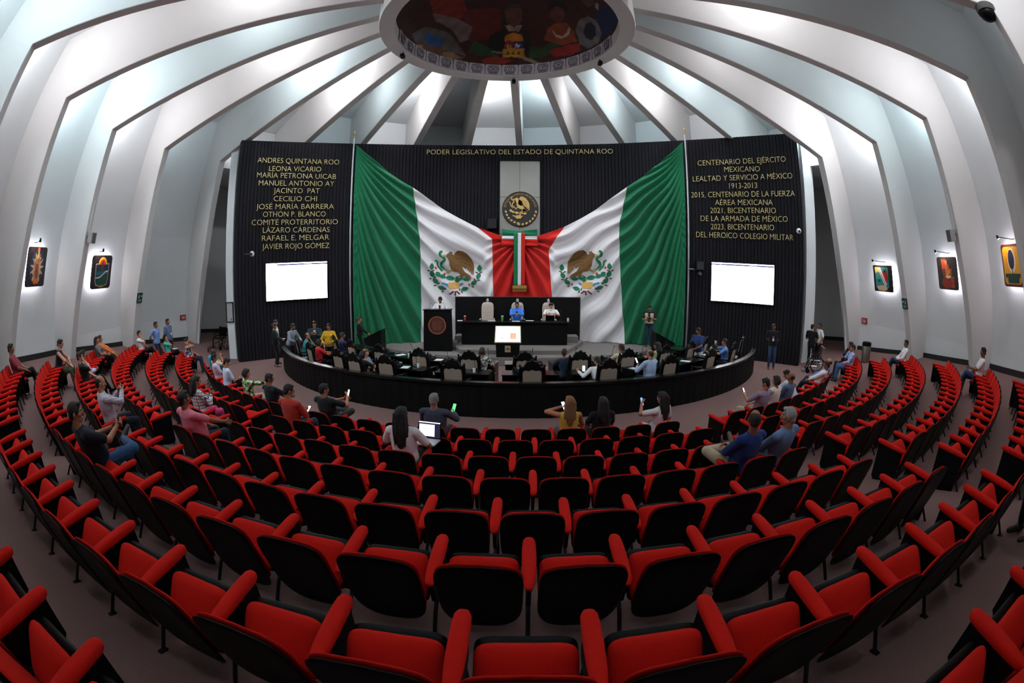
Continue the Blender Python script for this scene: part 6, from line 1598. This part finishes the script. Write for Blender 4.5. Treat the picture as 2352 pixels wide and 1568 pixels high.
sitter(1, 'right', 10, 'bald person in a blue shirt reclining beside the white long-sleeved shirt', lean=30, top=((84, 118, 186),), sleeve='long', bottom=(30, 34, 50), hair='bald', hairc=DBR, sk='b', head=(8, 4, 0), lh='lap', rh='lap', legs='out')
sitter(2, 'right', 15, 'person in a blue striped shirt and jeans near the end of second right row', lean=10, top=((176, 190, 220), 'stripe', (108, 130, 178), 14), sleeve='long', bottom=(56, 84, 128), hairc=BLK, sk='b', head=(8, -6, 0), lh='lap', rh='chin', legs='wide')
sitter(2, 'right', 16, 'person in a dark jacket, hand to the mouth, last seat of second right row', lean=8, top=((30, 34, 48),), sleeve='long', bottom=(22, 24, 34), hairc=BLK, sk='c', head=(8, -4, 0), lh='chin', rh='lap', k=1.03)
r, i = sitter(4, 'right', 17, 'person in a white shirt and jeans at the end of the fourth right row', lean=8, top=((226, 222, 230),), sleeve='long', bottom=(48, 66, 92), hairc=BLK, sk='c', head=(20, -2, 0), lh='lap', rh='lap', legs='cross_l')
r, i = sitter(6, 'right', 12, 'person in a white short-sleeved shirt holding a black phone at the right wall', lean=8, top=((224, 222, 222),), sleeve='short', bottom=(50, 66, 102), hairc=BLK, sk='d', head=(24, -4, 0), lh=(-.04, .10, .72), rh='lap', legs='cross_l')
phone(i['hands'][-1] + Vector((0, 0, .04)), to_head(i), 'black phone held at the right wall by the white-shirted sitter', 'dark')
# ------------------------------------------------ standing at the sides
def stand(label, x, y, face, z=None, **kw):
    return person(label, (x, y, floor_z(x, y) if z is None else z), math.radians(face), 'stand', **kw)
stand('person in a light blue shirt standing at the left wall behind the seats', -12.55, -7.75, -75, top=((112, 140, 196),), bottom=(34, 38, 52), lean=2, k=.93, hairc=BLK, sk='c', lh='behind', rh='behind', head=(-10, -4, 0))
stand('person in a grey blue shirt with a white badge standing at the left wall', -12.75, -6.85, -80, top=((82, 96, 128),), bottom=(30, 34, 48), lean=2, k=.97, hairc=BLK, sk='c', lanyard=(90, 96, 110), fat=.5, lh='side', rh='side')
stand('person in a black polo with a lanyard standing before the dark right wall', 9.5, -4.62, 150, top=((20, 20, 28),), bottom=(44, 60, 96), lanyard=(206, 206, 206), lean=2, hairc=BLK, sk='d', lh='behind', rh='behind', head=(18, -4, 0), shoe=(90, 60, 44), fat=.3)
stand('person in a black polo whispering beside the right white fin', 11.70, -4.30, -60, top=((22, 22, 30),), bottom=(22, 24, 34), lanyard=(60, 84, 120), lean=2, hairc=BLK, sk='a', lh=(-.10, .24, 1.08), rh=(.08, .26, 1.06), head=(-14, -4, 0), k=1.0)
stand('person in a white polo and black trousers beside the right white fin', 12.12, -4.30, 80, top=((228, 226, 226),), bottom=(20, 20, 24), lean=0, hairc=BLK, sk='c', rh='pocket', lh='pocket', head=(12, -2, 0), k=.99, fat=.5)
stand('woman in a black trouser suit standing outside the left end of the rail', -8.95, -4.75, -60, top=((20, 20, 22),), jacket=True, sleeve='long', bottom=(18, 18, 20), open_neck=(214, 214, 214), fem=True, hair='bun', hairc=BRN, lh=(-.04, .26, 1.02), rh=(.10, .28, 1.0), head=(0, -14, 0), k=.95, lean=0, shoe=(120, 100, 90))
paper((-8.66, -4.58, 1.02), .4, 'folded pink and white paper in the hands of the suited woman', .14, .2, cmat(226, 190, 196, .8))
stand('person in white behind the black-suited woman at the left rail end', -9.25, -4.15, -70, top=((206, 206, 208),), sleeve='short', bottom=(30, 30, 36), hairc=DBR, sk='b', lean=0, k=.99, head=(0, -10, 0))
stand('person in a grey shirt with a beard bending over the leftmost desk', -8.15, -4.95, -100, top=((134, 142, 154),), sleeve='long', bottom=(34, 36, 46), hairc=BLK, sk='c', lean=-16, k=.97, fat=.5, lh=(-.16, .42, 1.0), rh=(.16, .42, 1.0), head=(10, -18, 0), beard=True)
r, i = stand('person in a dark green shirt looking down at a phone by the dark left wall', -7.2, -4.75, -160, top=((34, 56, 62),), sleeve='long', bottom=(22, 22, 26), open_neck=(196, 196, 196), hairc=DBR, sk='b', lean=0, k=.99, lh='phone', rh='phone', head=(0, -18, 0))
phone(mid_hands(i), to_head(i), 'dark phone in the hands of the dark green shirt wearer', 'dark')
stand('woman in a mustard yellow top and glasses standing at the inner desks', -6.45, -5.15, -170, top=((196, 152, 30),), sleeve='long', bottom=(28, 26, 30), fem=True, fat=.5, hair='bun', hairc=DBR, glasses=True, lh=(-.14, .28, 1.02), rh=(.14, .28, 1.0), head=(-6, -16, 0), k=.96, lean=0)
stand('person in a navy T-shirt and white trousers leaning over a right-hand desk', 5.85, -5.75, 120, top=((44, 64, 112),), sleeve='short', bottom=(214, 214, 216), hairc=BLK, sk='c', lean=-8, k=.97, lh=(-.1, .36, .98), rh=(.1, .3, .96), head=(6, -20, 0))
r, i = stand('woman in a black jacket at the sloping left side lectern', -6.35, -2.3, -80, top=((18, 18, 20),), jacket=True, sleeve='long', bottom=(18, 18, 20), fem=True, hair='pony', hairc=BRN, lh=(-.1, .32, .92), rh=(.12, .36, .94), head=(0, -2, 0), k=.93, lean=0)
r, i = stand('photographer in a beige vest checking a camera before the right flag', 5.42, -1.12, 160, z=.3, top=((24, 26, 34),), sleeve='short', vest=(178, 166, 142), bottom=(36, 48, 70), hairc=BLK, sk='c', lean=0, k=1.02, lh=(-.07, .26, 1.22), rh=(.05, .26, 1.14), head=(0, -26, 0), beard=True, shoe=(30, 30, 30))
cpos = (i['hands'][-1] + i['hands'][1]) / 2
r = thing('photo_camera', 'black camera with a big lens held by the beige-vested photographer', 'camera', cpos, math.radians(160))
m = MB(); m.box((0, 0, 0), (.14, .07, .10)); m.box((0, .0, .06), (.05, .06, .04)); bevel(m.build('camera_body', BLACKPL, r), .008)
m = MB(); m.tube([(0, .03, 0), (0, .14, -.01), (0, .19, -.012)], [.038, .042, .05], 14); m.build('lens', BLACKPL, r)
m = MB(); m.tube([(0, .189, -.012), (0, .192, -.012)], .042, 14); m.build('front_glass', mat('lens_glass', srgb(90, 70, 60), .08), r)
# lectern speaker and the two at the dais
r, i = stand('woman in a white blazer speaking at the tall emblem lectern', -3.06, -2.0, 180, z=.60, top=((226, 224, 224),), jacket=True, sleeve='long', bottom=(30, 30, 36), open_neck=(126, 34, 44), fem=True, hair='bun', hairc=BLK, sk='d', lh=(-.14, .28, 1.15), rh=(.14, .28, 1.15), head=(0, -22, 0), k=1.02, lean=0)
platform('floor_step', [(-3.7, -2.24), (-2.4, -2.24), (-2.4, -1.7), (-3.7, -1.7)], .29, .60, STAGECARPET)
r, i = person('person in a bright blue shirt with a beard at the middle of the dais desk', (-.09, -1.06, .74), PI, 'sit', hip=(0, -.06, .56), lean=-2, top=((66, 128, 226),), sleeve='long', collar=(66, 128, 226), bottom=(30, 34, 48), hairc=BLK, sk='b', lh=(-.07, .42, .88), rh=(.07, .42, .88), head=(0, -12, 0), k=1.06, fat=.3, beard=True)
phone(mid_hands(i) + Vector((0, 0, .04)), to_head(i), 'dark phone in the hands of the blue-shirted dais sitter', 'dark')
person('person with curly hair in a white polo at the right of the dais desk', (1.29, -1.06, .74), PI, 'sit', hip=(0, -.06, .54), lean=-2, top=((230, 226, 224),), sleeve='short', collar=(230, 226, 224), bottom=(40, 42, 50), hair='curly', hairc=(46, 26, 20), sk='a', lh=(-.16, .40, .88), rh=(.16, .40, .88), head=(6, -24, 0), k=1.04)
# ------------------------------------------------ deputies in the desk rings
def deputy(label, az, R, dx=0.0, turn=0, dy=0.0, **kw):
    p = polar(az, R); a = math.radians(az); p = p + Matrix.Rotation(a, 3, 'Z') @ Vector((dx, dy, 0))
    kw.setdefault('hip', (0, -.04, .58))
    return person(label, p, a + math.radians(turn), 'sit', **kw)
deputy('person in a teal shirt leaning on the leftmost outer desk', OUT_AZ[0], 9.03, top=((30, 124, 130),), sleeve='short', bottom=(30, 32, 40), hair='thin', hairc=DBR, sk='b', lean=-14, rh='chin', lh='desk', head=(-20, -4, 0), fat=.3)
deputy('woman in a red blouse on the second outer chair from the left', OUT_AZ[1], 9.0, fem=True, top=((190, 28, 32),), sleeve='short', bottom=(26, 26, 30), hair='mid', hairc=DBR, sk='b', lean=-4, rh='desk', lh='desk', head=(-10, -6, 0), k=.95)
deputy('person in a navy jacket at the leftmost inner desk', INN_AZ[0], 7.83, top=((36, 40, 78),), jacket=True, sleeve='long', bottom=(30, 32, 40), hairc=DBR, sk='c', lean=-2, rh='desk', lh='desk', head=(-20, -4, 0), fat=.3)
deputy('blonde woman in a lilac grey top turned sideways between the left desks', -28.6, 8.80, turn=-75, fem=True, hip=(0, -.06, .50), top=((150, 156, 176),), sleeve='short', bottom=(40, 42, 50), hair='pony', hairc=LBR, sk='a', lean=-6, rh='desk', lh='lap', head=(-20, -10, 0), k=.95, legs='out')
deputy('person with black hair in dark clothes close inside the rail left of centre', -26.7, 9.22, hip=(0, -.04, .55), top=((30, 26, 34),), sleeve='short', bottom=(24, 24, 28), hair='mid', hairc=BLK, fem=True, lean=-6, lh='desk', rh='desk', head=(0, -16, 0), k=.92)
deputy('person in a patterned white blouse reaching out beside an inner chair', INN_AZ[4], 7.83, dx=.26, fem=True, top=((214, 210, 206), 'floral', (130, 120, 120), 30), sleeve='short', bottom=(180, 140, 90), hair='mid', hairc=BRN, sk='c', lean=-10, rh=(.30, .30, .60), lh='desk', head=(0, -14, 0), k=.95)
deputy('person in a dark navy jacket leaning left out of an inner chair', INN_AZ[6], 7.9, dx=-.30, top=((30, 42, 60),), jacket=True, sleeve='long', bottom=(26, 28, 36), hair='short', hairc=BRN, sk='b', lean=0, tilt=-8, lh='desk', rh='desk', head=(-30, -8, 0), k=.94)
r, i = deputy('person in a white long-sleeved shirt hidden behind an outer chair, hand out left', OUT_AZ[6], 8.9, top=((230, 230, 232),), sleeve='long', bottom=(30, 32, 40), hairc=BLK, sk='b', lean=-18, lh=(-.46, .30, .80), rh='desk', head=(20, -26, 0), k=.94, dx=-.05, hip=(0, .02, .5))
phone(i['hands'][-1] + Vector((.18, .04, .03)), i['hands'][-1] + Vector((.1, -1, .6)), 'white phone lying lit by the white-sleeved hand', 'white')
r, i = deputy('person in a light blue shirt seen from behind holding a phone right of centre', OUT_AZ[7], 9.0, dx=-.42, twist=8, top=((160, 180, 212),), sleeve='long', bottom=(36, 40, 54), hair='thin', hairc=BRN, sk='b', lean=-4, lh=(-.22, .26, .86), rh='desk', head=(18, -12, 0), fat=.4, k=1.02)
phone(i['hands'][-1] + Vector((.0, .1, .12)), to_head(i), 'white phone held by the light blue shirt deputy', 'white')
deputy('dark-haired person with a cream collar in front of the light blue shirt', INN_AZ[7], 7.83, top=((206, 196, 160),), sleeve='short', bottom=(30, 30, 36), hair='short', hairc=(40, 22, 20), sk='c', lean=-6, lh='desk', rh='desk', head=(12, -12, 0))
deputy('woman with long black hair in a pale green top at the right inner desks', INN_AZ[8], 7.83, fem=True, top=((176, 188, 140),), sleeve='none', bottom=(40, 40, 46), hair='long', hairc=BLK, sk='b', lean=-6, lh='desk', rh='desk', head=(10, -14, 0), k=.97)
r, i = deputy('person in a blue shirt drinking from a cup with papers raised, right outer desks', OUT_AZ[9], 9.0, turn=20, top=((84, 132, 196),), sleeve='short', bottom=(36, 44, 66), hair='short', hairc=BLK, sk='b', lean=-2, rh=(.02, .30, 1.12), lh=(-.22, .40, .94), head=(10, 4, 0))
h = i['hands'][1]; cup(h - Vector((.0, 0, .03)), 'white cup at the mouth of the blue-shirted deputy', (230, 230, 232), .11, .032, .042)
m = MB(); m.box((0, 0, 0), (.21, .004, .28)); o = m.build('paper_sheets', PAPER); o.location = i['hands'][-1] + Vector((-.02, .03, -.03)); o.rotation_euler = (.35, 0, math.radians(OUT_AZ[9] + 30)); tag(o, 'white papers held up by the blue-shirted drinking deputy', 'paper')
# the walker at the right edge of the picture, only feet in view
person('person in dark trousers and brown open shoes standing at the far right edge', (4.40, -18.45, floor_z(4.40, -18.45)), math.radians(60), 'stand', top=((50, 50, 56),), bottom=(20, 20, 24), hairc=BLK, sk='a', lean=2, shoe=(30, 24, 20))
